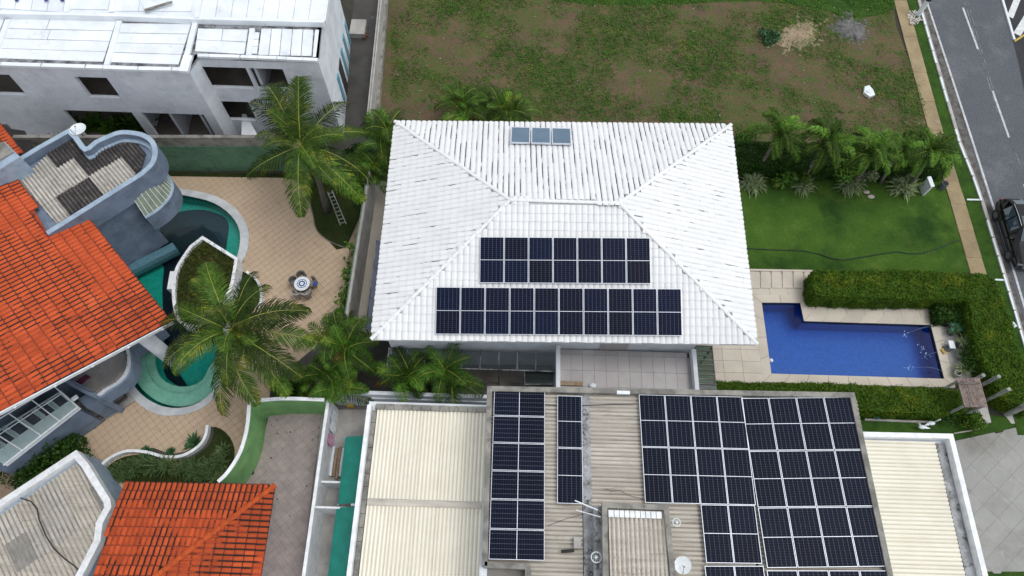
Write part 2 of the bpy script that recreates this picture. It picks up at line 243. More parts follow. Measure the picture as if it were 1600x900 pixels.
# ------------------------------------------------------------------ mesh helpers
class B:
    def __init__(s): s.v=[]; s.f=[]; s.m=[]
    def add(s,vs,fs,m=0):
        o=len(s.v); s.v+=[tuple(v) for v in vs]; s.f+=[tuple(i+o for i in f) for f in fs]; s.m+=[m]*len(fs); return s
    def prism(s,poly,z0,z1,m=0,ms=None):
        """poly: xy points; z1 may be a list"""
        n=len(poly); zt=z1 if isinstance(z1,(list,tuple)) else [z1]*n
        a=sum(poly[i][0]*poly[(i+1)%n][1]-poly[(i+1)%n][0]*poly[i][1] for i in range(n))
        if a<0: poly=poly[::-1]; zt=list(zt)[::-1]
        vs=[(p[0],p[1],z0) for p in poly]+[(p[0],p[1],z) for p,z in zip(poly,zt)]
        s.add(vs,[tuple(range(n))[::-1]],m if ms is None else ms); s.add(vs,[tuple(range(n,2*n))],m)
        s.add(vs,[(i,(i+1)%n,n+(i+1)%n,n+i) for i in range(n)],m if ms is None else ms); return s
    def box(s,c,d,rz=0,m=0):
        cx,cy,cz=c; a,b,h=d[0]/2,d[1]/2,d[2]/2; ca,sa=math.cos(rz),math.sin(rz)
        return s.prism([(cx+x*ca-y*sa,cy+x*sa+y*ca) for x,y in ((-a,-b),(a,-b),(a,b),(-a,b))],cz-h,cz+h,m)
    def wallseg(s,p,q,t,z0,z1,m=0,side=0):
        """wall between xy points; side -1..1 moves it off the line"""
        d=Vector((q[0]-p[0],q[1]-p[1])).normalized(); n=Vector((-d.y,d.x)); a=n*(t/2*(side+1)); b=n*(t/2*(side-1))
        return s.prism([(p[0]+b.x,p[1]+b.y),(q[0]+b.x,q[1]+b.y),(q[0]+a.x,q[1]+a.y),(p[0]+a.x,p[1]+a.y)],z0,z1,m)
    def band(s,pts,t,z0,z1,m=0,side=0,closed=False):
        """wall of thickness t following a polyline"""
        n=len(pts); L=[];Rr=[]
        for i in range(n):
            a=Vector(pts[(i-1)%n][:2]) if (i>0 or closed) else None; b=Vector(pts[i][:2]); c=Vector(pts[(i+1)%n][:2]) if (i<n-1 or closed) else None
            d1=(b-a).normalized() if a is not None else (c-b).normalized(); d2=(c-b).normalized() if c is not None else d1
            n1=Vector((-d1.y,d1.x)); n2=Vector((-d2.y,d2.x)); nn=(n1+n2)
            nn=nn/max(.5,nn.dot(nn)/2) if nn.length>1e-6 else n1
            nn=nn if nn.length<1.8 else nn.normalized()*1.8
            L.append(b+nn*(t/2*(side+1))); Rr.append(b+nn*(t/2*(side-1)))
        vs=[]
        for l,r in zip(L,Rr): vs+=[(r.x,r.y,z0),(l.x,l.y,z0),(l.x,l.y,z1),(r.x,r.y,z1)]
        fs=[]
        for i in range(n if closed else n-1):
            a=4*i;b=4*((i+1)%n); fs+=[(a+k,b+k,b+(k+1)%4,a+(k+1)%4) for k in range(4)]
        if not closed: fs+=[(0,1,2,3),(4*n-1,4*n-2,4*n-3,4*n-4)]
        return s.add(vs,fs,m)
    def tube(s,pts,r,n=8,m=0,r2=None,cap=True):
        pts=[Vector(p) for p in pts]; N=len(pts); rings=[]
        for i,p in enumerate(pts):
            d=((pts[i+1] if i<N-1 else p)-(pts[i-1] if i>0 else p)).normalized()
            u=d.cross(Vector((0,0,1))); u=u.normalized() if u.length>1e-3 else Vector((1,0,0)); v=d.cross(u).normalized()
            rr=r+(r2-r)*i/(N-1) if r2 is not None else r
            if isinstance(r,(list,tuple)): rr=r[i]
            rings.append([p+(u*math.cos(2*math.pi*k/n)+v*math.sin(2*math.pi*k/n))*rr for k in range(n)])
        vs=[x for g in rings for x in g]; fs=[]
        for i in range(N-1): fs+=[(i*n+k,i*n+(k+1)%n,(i+1)*n+(k+1)%n,(i+1)*n+k) for k in range(n)]
        if cap: fs+=[tuple(range(n))[::-1],tuple(range((N-1)*n,N*n))]
        return s.add(vs,fs,m)
    def quad(s,a,b,c,d,m=0): return s.add([a,b,c,d],[(0,1,2,3)],m)
    def slab3(s,pts,th,m=0,ms=None):
        """planar 3D polygon extruded down"""
        n=len(pts); vs=[tuple(p) for p in pts]+[(p[0],p[1],p[2]-th) for p in pts]
        a=sum(pts[i][0]*pts[(i+1)%n][1]-pts[(i+1)%n][0]*pts[i][1] for i in range(n))
        top=tuple(range(n)) if a>0 else tuple(range(n))[::-1]
        s.add(vs,[top],m); s.add(vs,[tuple(i+n for i in top[::-1])]+[(top[i],top[i]+n,top[(i+1)%n]+n,top[(i+1)%n]) for i in range(n)],m if ms is None else ms); return s
    def ball(s,c,r,n=10,m=0,sq=(1,1,1)):
        k=n//2; vs=[];fs=[]
        for i in range(k+1):
            a=math.pi*i/k
            for j in range(n):
                b=2*math.pi*j/n; vs.append((c[0]+r*sq[0]*math.sin(a)*math.cos(b),c[1]+r*sq[1]*math.sin(a)*math.sin(b),c[2]+r*sq[2]*math.cos(a)))
        for i in range(k):
            for j in range(n): fs.append((i*n+j,(i+1)*n+j,(i+1)*n+(j+1)%n,i*n+(j+1)%n))
        return s.add(vs,fs,m)
    def mesh(s,name,mats,base=(0,0,0),smooth=False):
        me=bpy.data.meshes.new(name); b=Vector(base)
        me.from_pydata([(v[0]-b.x,v[1]-b.y,v[2]-b.z) for v in s.v],[],s.f)
        for k in (mats if isinstance(mats,(list,tuple)) else [mats]): me.materials.append(K[k])
        me.polygons.foreach_set('material_index',s.m)
        if smooth: me.polygons.foreach_set('use_smooth',[True]*len(s.f))
        me.update(); return me
    def obj(s,name,mats,parent=None,base=None,smooth=False):
        """link as one object; world coordinates in, origin at the parent's base (or own base when top-level)"""
        if parent is not None: b=BASE[parent.name]
        else:
            if base is None:
                a=np.array(s.v); base=(a[:,0].mean(),a[:,1].mean(),a[:,2].min())
            b=Vector(base)
        me=s.mesh(name,mats,b,smooth); o=bpy.data.objects.new(name,me); COL.objects.link(o)
        if parent is not None: o.parent=parent
        else: o.location=b
        BASE[o.name]=b; return o
BASE={}
def put(name,me,parent,M):
    """instance of a shared mesh at world matrix M under parent"""
    o=bpy.data.objects.new(name,me); COL.objects.link(o)
    if parent is not None: o.parent=parent; o.matrix_local=Matrix.Translation(-BASE[parent.name])@M
    else: o.matrix_world=M
    BASE[o.name]=BASE[parent.name] if parent is not None else M.translation.copy(); return o
def thing(name,label,cat,loc,group=None):
    o=bpy.data.objects.new(name,None); o.empty_display_size=.2; COL.objects.link(o); o.location=loc; BASE[o.name]=Vector(loc)
    return tag(o,label,cat,group)
def tag(o,label,cat,group=None):
    o['label']=label; o['category']=cat
    if group: o['group']=group
    return o
def struct(o): o['kind']='structure'; return o
def stuff(o): o['kind']='stuff'; return o
def X2(l,z=0): return [P(a,b,z) for a,b in l]
def xy(l,z=0): return [P(a,b,z).xy for a,b in l]
def inpoly(p,poly):
    c=False; n=len(poly); j=n-1
    for i in range(n):
        a,b=poly[i],poly[j]
        if (a[1]>p[1])!=(b[1]>p[1]) and p[0]<(b[0]-a[0])*(p[1]-a[1])/(b[1]-a[1])+a[0]: c=not c
        j=i
    return c
def clip(poly,axis,val,keep_gt):
    out=[]; n=len(poly)
    for i in range(n):
        a=poly[i]; b=poly[(i+1)%n]; ia=(a[axis]>=val)==keep_gt; ib=(b[axis]>=val)==keep_gt
        if ia: out.append(a)
        if ia!=ib:
            t=(val-a[axis])/(b[axis]-a[axis]); out.append((a[0]+t*(b[0]-a[0]),a[1]+t*(b[1]-a[1])))
    return out
def area(p): return abs(sum(p[i][0]*p[(i+1)%len(p)][1]-p[(i+1)%len(p)][0]*p[i][1] for i in range(len(p))))/2
def smoothpoly(pts,n=4,closed=True):
    """Catmull-Rom through points"""
    N=len(pts); out=[]
    for i in range(N if closed else N-1):
        p=[pts[(i+k)%N] if closed else pts[max(0,min(N-1,i+k))] for k in (-1,0,1,2)]
        for j in range(n):
            t=j/n; out.append(tuple(.5*((2*p[1][a])+(-p[0][a]+p[2][a])*t+(2*p[0][a]-5*p[1][a]+4*p[2][a]-p[3][a])*t*t+(-p[0][a]+3*p[1][a]-3*p[2][a]+p[3][a])*t**3) for a in (0,1)))
    if not closed: out.append(tuple(pts[-1]))
    return out
def paving(parent,poly,ang,w,h,gap,z,th,mk,name='paving_tile',maxn=300,stagger=0,jit=.004,holes=(),org=(0,0)):
    """tiles clipped to a polygon, each a part; past maxn the rest is one joined part"""
    ca,sa=math.cos(ang),math.sin(ang)
    pl=[((p[0]-org[0])*ca+(p[1]-org[1])*sa,-(p[0]-org[0])*sa+(p[1]-org[1])*ca) for p in poly]
    x0=min(p[0] for p in pl);x1=max(p[0] for p in pl);y0=min(p[1] for p in pl);y1=max(p[1] for p in pl)
    cells=[]
    for j in range(math.floor(y0/h),math.ceil(y1/h)):
        off=(j%2)*stagger*w
        for i in range(math.floor((x0-off)/w),math.ceil((x1-off)/w)):
            c=clip(pl,0,i*w+off+gap/2,True)
            for a,v,k in ((0,(i+1)*w+off-gap/2,False),(1,j*h+gap/2,True),(1,(j+1)*h-gap/2,False)):
                if len(c)>2: c=clip(c,a,v,k)
            if len(c)<3 or area(c)<.08*w*h: continue
            c=[(org[0]+p[0]*ca-p[1]*sa,org[1]+p[0]*sa+p[1]*ca) for p in c]
            m=(sum(p[0] for p in c)/len(c),sum(p[1] for p in c)/len(c))
            if any(inpoly(m,hh) for hh in holes): continue
            cells.append((m[0]**2+m[1]**2,c))
    cells.sort(key=lambda e:e[0]); rest=B()
    for k,(_,c) in enumerate(cells):
        zz=z+rnd.uniform(-jit,jit)
        if k<maxn: B().prism(c,z-th,zz).obj(name,mk,parent)
        else: rest.prism(c,z-th,zz)
    if rest.v: stuff(rest.obj(name+'_field',mk,parent))
    return len(cells)
def sheet_mesh(name,w,l,mk,waves=6,amp=.034,seg=6):
    b=B(); n=waves*seg; vs=[]
    for i in range(n+1):
        x=w*i/n; z=amp*math.cos(2*math.pi*i/seg)*.9; vs+=[(x,0,z+.008),(x,l,z-.004)]
    for i in range(n): b.add([vs[2*i],vs[2*i+2],vs[2*i+3],vs[2*i+1]],[(0,1,2,3)],1 if math.cos(2*math.pi*(i+.5)/seg)<-.6 else 0)
    return b.mesh(name,[mk,TROUGH.get(mk,mk)],smooth=False)
def plane_frame(o,xd,yd):
    x=Vector(xd).normalized(); y=Vector(yd); y=(y-x*y.dot(x)).normalized(); z=x.cross(y)
    return Matrix(((x.x,y.x,z.x,o[0]),(x.y,y.y,z.y,o[1]),(x.z,y.z,z.z,o[2]),(0,0,0,1)))
VF=.16
def tile_mesh(name,w,l,mats,hgt=.042):
    """one roman roof tile: flat valley then barrel; origin at lower left, y runs up the slope"""
    pr=[(0,.0),(VF*w,.0),((VF+.08)*w,.5*hgt),(.50*w,.9*hgt),(.65*w,hgt),(.80*w,.9*hgt),(.94*w,.45*hgt),(1.0*w,0.0)]
    b=B(); n=len(pr); vs=[]
    for x,z in pr: vs+=[(x,-.02,z+.034*LIFT),(x,l+.01,z+.004)]
    b.add(vs,[(0,2,3,1)],1); vm=[]
    for i,(x,z) in enumerate(pr): vm+=[vs[2*i],(x,.022,z+.034*LIFT*.95),(x,.022,z+.034*LIFT*.95-.002),vs[2*i+1]]
    b.add(vm,[(4*i,4*i+4,4*i+5,4*i+1) for i in range(1,n-1)],2); b.add(vm,[(4*i+2,4*i+6,4*i+7,4*i+3) for i in range(1,n-1)],0)
    fr=[(x,-.02,z+.034*LIFT) for x,z in pr]+[(x,-.02,-.005) for x,z in (pr[0],pr[-1])]
    b.add(fr,[tuple(range(n))[::-1]+(n,n+1)],2)
    return b.mesh(name,mats)
LIFT=1.0
def tiled_face(parent,M,poly,w,l,mats,maxn=300,jit=.012,name='tile'):
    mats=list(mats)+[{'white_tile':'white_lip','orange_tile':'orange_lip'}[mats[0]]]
    """parent: roof part; M frame of the face (x along eave, y up the slope); poly in face coordinates"""
    me=tile_mesh(name,w,l,mats); xs=[p[0] for p in poly]; ys=[p[1] for p in poly]; cells=[]
    for i in range(math.floor(min(xs)/w),math.ceil(max(xs)/w)):
        for j in range(math.floor(min(ys)/l),math.ceil(max(ys)/l)):
            if inpoly(((i+.5)*w,(j+.5)*l),poly):
                T=M@Matrix.Translation((i*w+rnd.uniform(-jit,jit)*.5,j*l+rnd.uniform(-jit,jit),rnd.uniform(0,.006)))@Matrix.Rotation(rnd.uniform(-.012,.012),4,'Z')
                p=T.translation; cells.append(((p-Vector(CAM)).length,T))
    cells.sort(key=lambda e:e[0]); n=0
    V=np.array([list(v.co)+[1] for v in me.vertices]).T; rest=B()
    for k,(_,T) in enumerate(cells):
        if k<maxn: put(name,me,parent,T)
        else:
            a=(np.array(T)@V)[:3].T; o=len(rest.v); rest.v+=[tuple(r) for r in a]
            for p in me.polygons: rest.f.append(tuple(i+o for i in p.vertices)); rest.m.append(p.material_index)
    if rest.v: stuff(rest.obj(name+'_field',mats,parent))
    return len(cells)
ORD=['first','second','third','fourth','fifth','sixth','seventh','eighth','ninth','tenth']
# ------------------------------------------------------------------ ground and land
def keyhole(outer,holes):
    o=[tuple(p[:2]) for p in outer]
    sa=lambda q:sum(q[i][0]*q[(i+1)%len(q)][1]-q[(i+1)%len(q)][0]*q[i][1] for i in range(len(q)))
    if sa(o)<0: o=o[::-1]
    for h in holes:
        h=[tuple(p[:2]) for p in h]
        if sa(h)>0: h=h[::-1]
        bi,bj=min(((i,j) for i in range(len(o)) for j in range(len(h))),key=lambda e:(o[e[0]][0]-h[e[1]][0])**2+(o[e[0]][1]-h[e[1]][1])**2)
        o=o[:bi+1]+h[bj:]+h[:bj+1]+o[bi:]
    return o
def sheet(name,px,z,mk,smooth=0,holes=(),bottom=None,kind='structure',world=None):
    pts=world or [tuple(P(a,b,0).xy) for a,b in px]
    if smooth: pts=smoothpoly(pts,smooth)
    o=B().prism(keyhole(pts,holes),z-.03 if bottom is None else bottom,z).obj(name,mk); o['kind']=kind; return o
POOL_PX=[(1190,473),(1250,473.5),(1256,502),(1454,508),(1475,592),(1205,584)]
POOL=[tuple(p) for p in xy(POOL_PX)]
GP_PX=[(215,300),(250,300),(300,308),(335,318),(362,338),(375,362),(374,390),(366,410),(350,440),(345,480),(350,520),(347,570),(336,606),(312,629),(280,638),(248,633),(220,615),(204,592),(196,562),(196,530),(190,480),(170,420),(180,350)]
GPOOL=smoothpoly([tuple(p) for p in xy(GP_PX)],3)
struct(B().prism(keyhole([(-150,-100),(150,-100),(150,150),(-150,150)],[POOL,GPOOL]),-.3,-.03).obj('ground','ground'))
# vacant lot
sheet('vacant_lot',[(610,-60),(1385,-60),(1400,40),(1466,215),(1470,240),(1146,240),(1100,300),(600,300),(590,200)],.0,'soil')
sheet('lawn_strip_far',[(640,-60),(1388,-60),(1396,12),(1330,28),(1280,14),(1180,2),(1000,8),(850,-2)],.008,'verge',3)
# sand and gravel heaps on the vacant lot
def heap(name,label,px,h,mk,cat):
    pts=smoothpoly([tuple(p) for p in xy(px)],5); c=(sum(p[0] for p in pts)/len(pts),sum(p[1] for p in pts)/len(pts)); b=B(); n=len(pts); R_=5; pts=[(c[0]+(p[0]-c[0])*rnd.uniform(.72,1.12),c[1]+(p[1]-c[1])*rnd.uniform(.72,1.12)) for p in pts]
    vs=[]
    for r in range(R_):
        t=r/R_
        for p in pts: vs.append((p[0]+(c[0]-p[0])*t,p[1]+(c[1]-p[1])*t,h*math.sin(t*math.pi/2)*rnd.uniform(.8,1.15) if r else -.02))
    vs.append((*c,h)); fs=[]
    for r in range(R_-1): fs+=[(r*n+i,r*n+(i+1)%n,(r+1)*n+(i+1)%n,(r+1)*n+i) for i in range(n)]
    fs+=[((R_-1)*n+i,(R_-1)*n+(i+1)%n,R_*n) for i in range(n)]
    b.add(vs,fs)
    for k in range(150):
        a=rnd.uniform(0,6.3); p=pts[rnd.randrange(n)]; t=rnd.uniform(.85,1.35); b.ball((c[0]+(p[0]-c[0])*t,c[1]+(p[1]-c[1])*t,-.01),rnd.uniform(.03,.14),6,0,(1.3,1,.3))
    return tag(b.obj(name,mk,smooth=True),label,cat)
heap('sand_heap','low spread heap of tan sand on the vacant lot beside the grey gravel',[(1212,50),(1240,32),(1275,30),(1285,50),(1270,70),(1235,78),(1215,72)],.16,'sand','heap')
heap('gravel_heap','low heap of grey gravel on the vacant lot at the right of the sand',[(1303,38),(1325,26),(1348,35),(1355,52),(1342,68),(1318,60),(1300,50)],.20,'gravel','heap')
# lawn, pavement, verge, road
sheet('lawn',[(1120,262),(1480,262),(1492,300),(1516,426),(1160,424)],.006,'lawn')
SW=sheet('sidewalk',[(1380,-60),(1400,-60),(1416,0),(1475,215),(1508,318),(1541,430),(1517,432),(1485,318),(1453,215),(1396,0)],.035,'sidewalk')
def lerp(a,b,t): return a+(b-a)*t
swl=[(1380,-60),(1396,0),(1453,215),(1485,318),(1517,430)]; swr=[(1400,-60),(1416,0),(1475,215),(1508,318),(1541,430)]
def yx(line,y):
    for (x0,y0),(x1,y1) in zip(line,line[1:]):
        if y0<=y<=y1: return lerp(x0,x1,(y-y0)/(y1-y0))
ys=[-60,2,58,114,160,205,240,284,320,362,404,430]
for a,b_ in zip(ys,ys[1:]):
    q=[(yx(swl,a),a+.7),(yx(swr,a),a+1.0),(yx(swr,b_),b_-.7),(yx(swl,b_),b_-1.0)]
    B().prism([tuple(p) for p in xy(q)],.0,.06+rnd.uniform(-.005,.005)).obj('paving_slab','sidewalk',SW)
sheet('grass_verge',[(1390,-60),(1424,-60),(1436,0),(1498,220),(1538,330),(1602,545),(1640,680),(1590,680),(1560,560),(1530,430),(1490,300),(1460,200),(1410,0)],.028,'verge')
kerb=[(1422,-50),(1435,0),(1452,60),(1475,140),(1499,222),(1520,275),(1534,315),(1560,400),(1603,545),(1640,670)]
KB=struct(B().band([tuple(p) for p in xy(kerb)],.16,-.03,.10).obj('kerb','conc_light'))
kw=[P(a,b_,.1) for a,b_ in kerb]; acc=0
for (a,b_) in zip(kw,kw[1:]):
    L=(b_-a).length; n=max(1,int(L/1.0)); d=(b_-a).normalized(); nn=Vector((-d.y,d.x,0))*.055
    for k in range(n):
        p=a+(b_-a)*((k+.04)/n); q=a+(b_-a)*((k+.96)/n)
        B().prism([tuple((p+nn).xy),tuple((q+nn).xy),tuple((q-nn).xy),tuple((p-nn).xy)],.02,.125+rnd.uniform(-.008,.008)).obj('kerb_stone','white' if rnd.random()<.85 else 'conc_light',KB)
for a,b_ in (((1510,312.5),(1533,313)),((1554,437.5),(1573,438.5))):
    struct(B().wallseg(tuple(P(*a).xy),tuple(P(*b_).xy),.10,-.02,.07).obj('verge_edging','white'))
sheet('road',[(1424,-60),(1640,-80),(1800,300),(1800,900),(1640,670),(1604,545),(1534,315),(1499,222),(1436,0)],-.012,'gutter',bottom=-.028)
sheet('carriageway',[(1434,-60),(1640,-80),(1800,300),(1800,900),(1680,800),(1612,540),(1545,315),(1510,200),(1450,0)],.0,'asphalt',bottom=-.01)
b=B(); e=[P(x,y,0) for x,y in ((1435,-50),(1449,5),(1514,203),(1549,313),(1583,420),(1640,610))]; b.band([tuple(p.xy) for p in e],.13,.002,.006); struct(b.obj('edge_line','paint'))
for k,((a,b_),(c,d_)) in enumerate((((1504.5,12),(1528,77)),((1551,142),(1576.5,215)),((1600,288),(1627,360)),((1484,-48),(1489,-35)))):
    struct(B().wallseg(tuple(P(a,b_).xy),tuple(P(c,d_).xy),.13,.002,.007).obj('centre_line_dash','paint'))
# seam cracks on the asphalt
for l in ([(1510,-5),(1537,90),(1570,200),(1600,270)],[(1505,-5),(1532,85),(1548,140),(1560,180)]):
    struct(B().band([tuple(p.xy) for p in X2(l)],.035,.001,.003).obj('asphalt_seam','joint'))
# drive on the right below the pool
DR=sheet('driveway',[(1480,700),(1590,668),(1612,660),(1700,760),(1700,960),(1500,960)],-.012,'drive')
paving(DR,[tuple(p) for p in xy([(1488,690),(1588,668),(1640,664),(1700,760),(1640,896),(1540,896),(1520,800)])],R(40),1.15,.8,.007,.012,.02,'drive','paving_slab')
sheet('driveway_edge_grass',[(1536,893),(1660,893),(1670,960),(1536,960)],.012,'verge')
sheet('grass_margin',[(1340,640),(1500,640),(1590,655),(1588,669),(1492,688),(1490,700),(1340,700)],.004,'verge')
sheet('utility_path',[(1560,636),(1625,636),(1640,664),(1580,662)],.02,'conc_light')
# pool surround
DK=sheet('pool_deck',[(1060,540),(1112,480),(1150,421),(1266,424),(1460,470),(1470,476),(1490,610),(1116,598),(1100,598)],-.004,'deckjoint',holes=[POOL])
deckpoly=[tuple(p) for p in xy([(1085,541),(1150,426),(1268,426),(1270,466),(1459,474),(1491,607),(1118,598),(1085,598)])]
inner=POOL
# stone coping slabs round the pool then field slabs
cop=[]
def offset(poly,d):
    n=len(poly); out=[]
    for i in range(n):
        a,b_,c=Vector(poly[i-1]),Vector(poly[i]),Vector(poly[(i+1)%n]); d1=(b_-a).normalized(); d2=(c-b_).normalized(); n1=Vector((-d1.y,d1.x)); n2=Vector((-d2.y,d2.x)); m=n1+n2; m=m/(m.dot(m)/2); out.append(tuple(b_+m*d))
    return out
PO=offset(POOL,-.48) if area(offset(POOL,-.48))>area(POOL) else offset(POOL,.48)
for i in range(6):
    a,b_,c,d_=map(Vector,(POOL[i],POOL[(i+1)%6],PO[(i+1)%6],PO[i])); n=max(1,round((b_-a).length/1.02))
    for k in range(n):
        t0=(k+.008)/n; t1=(k+.992)/n
        B().prism([tuple(a.lerp(b_,t0)),tuple(a.lerp(b_,t1)),tuple(d_.lerp(c,t1)),tuple(d_.lerp(c,t0))],-.03,.032+rnd.uniform(-.002,.002)).obj('coping_slab','deck',DK)
paving(DK,deckpoly,R(.3),1.02,.66,.014,.026,.03,'deck','paving_slab',holes=[offset(PO,-.02) if area(offset(PO,-.02))<area(PO) else PO],org=(POOL[0][0]-.48,POOL[0][1]+.48))
# shallow stone steps beside the lawn
for k in range(6):
    x=1170+k*17
    B().prism([tuple(p) for p in xy([(x+1,425),(x+15.5,425.3),(x+16.5,451),(x+1.5,450.6)])],.02,.075).obj('step_slab','deck',DK)
struct(B().wallseg(tuple(P(1160,422.5).xy),tuple(P(1272,424.5).xy),.12,-.02,.10).obj('deck_kerb','deck'))
# pool basin and water
def basin(name,poly,top,depth,mk,mkf=None):
    b=B(); n=len(poly); a=sum(poly[i][0]*poly[(i+1)%n][1]-poly[(i+1)%n][0]*poly[i][1] for i in range(n))
    if a<0: poly=poly[::-1]
    vs=[(p[0],p[1],top) for p in poly]+[(p[0],p[1],-depth) for p in poly]
    b.add(vs,[(i,n+i,n+(i+1)%n,(i+1)%n) for i in range(n)],0); b.add(vs,[tuple(range(n,2*n))],1 if mkf else 0)
    return b.obj(name,[mk,mkf] if mkf else mk,base=(poly[0][0],poly[0][1],-depth))
PB=thing('swimming_pool','blue tiled L-shaped swimming pool with water jets set in the pale stone deck','pool',P(1330,540,-1.2))
for nm,o in (('basin',basin('basin',POOL,.02,1.2,'poolblue')),): o.parent=PB; o.location=o.location-BASE[PB.name]; 
B().prism([tuple(p) for p in xy([(1200,479),(1205,479),(1216,582),(1211,582)])],-1.19,-1.13).obj('pool_floor_line','poolblue',PB)
struct(B().add([(p[0],p[1],-.11) for p in POOL],[tuple(range(6))]).obj('pool_water','water',base=(POOL[0][0],POOL[0][1],-.11)))
b=B()
for c,r in (((1413,523),.22),((1441,544),.25),((1445,557),.28),((1420,575),.22)):
    p=P(*c,-.1)
    for k in range(12):
        a=rnd.uniform(0,6.3); d=r*rnd.random()**.7; q=p+Vector((d*math.cos(a)*1.3,d*math.sin(a),.01)); s=rnd.uniform(.012,.035); b.ball(q,s,6,0,(1,1,.3))
stuff(tag(b.obj('water_splash','foam'),'white splashes where the thin water jets hit the blue pool','splash'))
for k,(a,c) in enumerate((((1453,511),(1415,522)),((1466,552),(1446,556)),((1471,580),(1424,575)))):
    p=P(*a,.05); q=P(*c,-.08); pts=[p.lerp(q,t/8)+Vector((0,0,.35*4*t/8*(1-t/8))) for t in range(9)]
    tag(B().tube(pts,.0045,5).obj('water_jet','foam'),('upper','middle','lower')[k]+' thin arc of water spouting from the right edge of the blue pool','water jet','water jets in the blue pool')
p=P(1205,563,-.05); tag(B().ball(p,.11,10,0,(1,1,.6)).tube([p,p+Vector((0,0,.09))],.03).obj('chlorine_float','white'),'small white round float by the left wall of the blue pool','pool float')
# ------------------------------------------------------------------ left garden: patio and green pool
PT=sheet('patio',[(-60,272),(150,272),(430,272),(578,283),(540,510),(515,628),(410,640),(400,700),(350,752),(180,760),(60,860),(-60,860)],-.012,'grout',holes=[GPOOL])
PATIO=[tuple(p) for p in xy([(225,274),(452,278),(465,287),(478,306),(488,335),(494,358),(512,376),(546,388),(535,500),(500,600),(440,622),(408,640),(402,690),(370,742),(345,756),(150,765),(110,720),(100,690),(140,672),(212,628),(160,560),(150,420),(200,300)])]
COPI=[tuple(p) for p in xy([(180,290),(250,292),(300,298),(340,308),(370,328),(388,358),(387,392),(374,418),(362,450),(358,500),(362,540),(356,585),(335,622),(308,642),(270,650),(238,645),(212,626),(195,600),(188,560),(190,520),(160,420)])]
COPO=smoothpoly(COPI,3)
COPS=[tuple(Vector(p).lerp(Vector((sum(q[0] for q in COPO)/len(COPO),sum(q[1] for q in COPO)/len(COPO))),.03)) for p in COPO]
nt_=paving(PT,PATIO,R(44),.33,.33,.014,.014,.02,'patio','patio_tile',300,holes=[COPS])
cp=B().prism(keyhole(COPO,[GPOOL]),-.02,.06).obj('pool_coping','copepale'); struct(cp)
# pale paving wedge beside the lower lobe
sheet('pale_terrace',[(110,600),(200,590),(212,626),(192,640),(140,670),(105,696),(60,660)],.02,'grout')
paving(bpy.data.objects['pale_terrace'],[tuple(p) for p in xy([(60,650),(120,600),(195,585),(212,626),(140,672),(106,694),(60,690)])],R(46),.55,.55,.014,.034,.02,'conc_light','paving_tile')
# green pool: basin, ledges, dark house reflection painted on the floor, water
b=basin('garden_pool',GPOOL,.03,.9,'poolteal')
tag(b,'free-form teal garden pool with curved rim below the blue tower','pool')
BASE['garden_pool']=b.location.copy()
reflect_inner=[tuple(p) for p in xy([(246,360),(258,348),(282,342),(308,343),(326,354),(338,375),(338,400),(310,470),(290,500),(268,520),(262,560),(285,600),(262,592),(245,572),(246,520),(243,445),(246,405)])]
reflect_outer=[tuple(p) for p in xy([(240,345),(262,322),(300,315),(330,321),(348,334),(347,362),(338,398),(310,420),(250,420)])]
B().prism(smoothpoly(reflect_outer,3),-.896,-.885).obj('painted_reflection_outer','reflect_outer',b)  # outer zone of the painted reflection, laid on the basin floor
B().prism(smoothpoly(reflect_inner,3),-.895,-.87).obj('painted_reflection_inner','pool_reflect',b)  # darkest zone of the house reflection, put into the floor colour
led=[(192,520),(200,562),(208,590),(225,612),(250,628),(282,633),(312,624),(335,603),(350,560)]; led2=[(336,556),(326,588),(305,606),(282,613),(258,609),(238,596),(226,574),(222,545),(226,515)]
B().prism(smoothpoly([tuple(p) for p in xy(led+led2)],3),-.5,-.24).obj('pool_ledge','poolteal_pale',b)
led3=[(322,570),(312,590),(290,600),(265,598),(245,585),(236,560),(238,530)]
led4=[(226,515),(222,545),(226,574),(238,596),(258,609),(282,613),(305,606),(326,588),(336,556)]
B().prism(smoothpoly([tuple(p) for p in xy(led4+led3)],2),-.6,-.40).obj('pool_ledge','poolteal_pale',b)
struct(B().add([(p[0],p[1],-.08) for p in GPOOL],[tuple(range(len(GPOOL)))]).obj('garden_pool_water','water_green',base=(GPOOL[0][0],GPOOL[0][1],-.08)))
# lawn bulge by the boundary wall and strip at the foot of the green wall
sheet('lawn_bed',[(466,276),(520,270),(578,276),(541,387),(514,377),(495,360),(489,335),(480,306)],.035,'darklawn',2)
B_=B().band([tuple(p) for p in xy(smoothpoly([(466,284),(480,306),(489,335),(495,360),(514,377),(541,388)],4,False))],.06,0,.05); struct(B_.obj('lawn_edging','conc_dark'))
sheet('wall_foot_soil',[(200,268),(466,272),(466,282),(440,278),(215,275)],.03,'darklawn')
sheet('planting_bed',[(425,598),(520,520),(760,560),(762,640),(420,628)],.03,'mud',1)
# lower planting bed
BED=[(158,752),(164,735),(182,719),(208,711),(236,713),(262,719),(290,717),(315,703),(328,685),(330,668),(345,670),(360,684),(367,705),(362,730),(344,754)]
sheet('pot_floor',[(1466,500),(1512,500),(1524,560),(1530,598),(1490,598)],.02,'conc_light')
sheet('garden_bed',BED,.03,'darklawn',2)
sheet('garden_bed_front',[(215,706),(240,700),(262,708),(290,706),(312,690),(324,672),(324,668),(334,668),(330,690),(315,706),(290,720),(262,721),(236,716)],.036,'mud',2)
tag(B().band([tuple(p) for p in xy(smoothpoly([(155,742),(164,729),(182,715),(205,707),(235,709),(262,716),(290,714),(314,700),(325,684),(328,667)],4,False))],.14,-.02,.38).obj('planter_wall','coping'),'low white S-curved garden wall in front of the long leafy bed','garden wall')
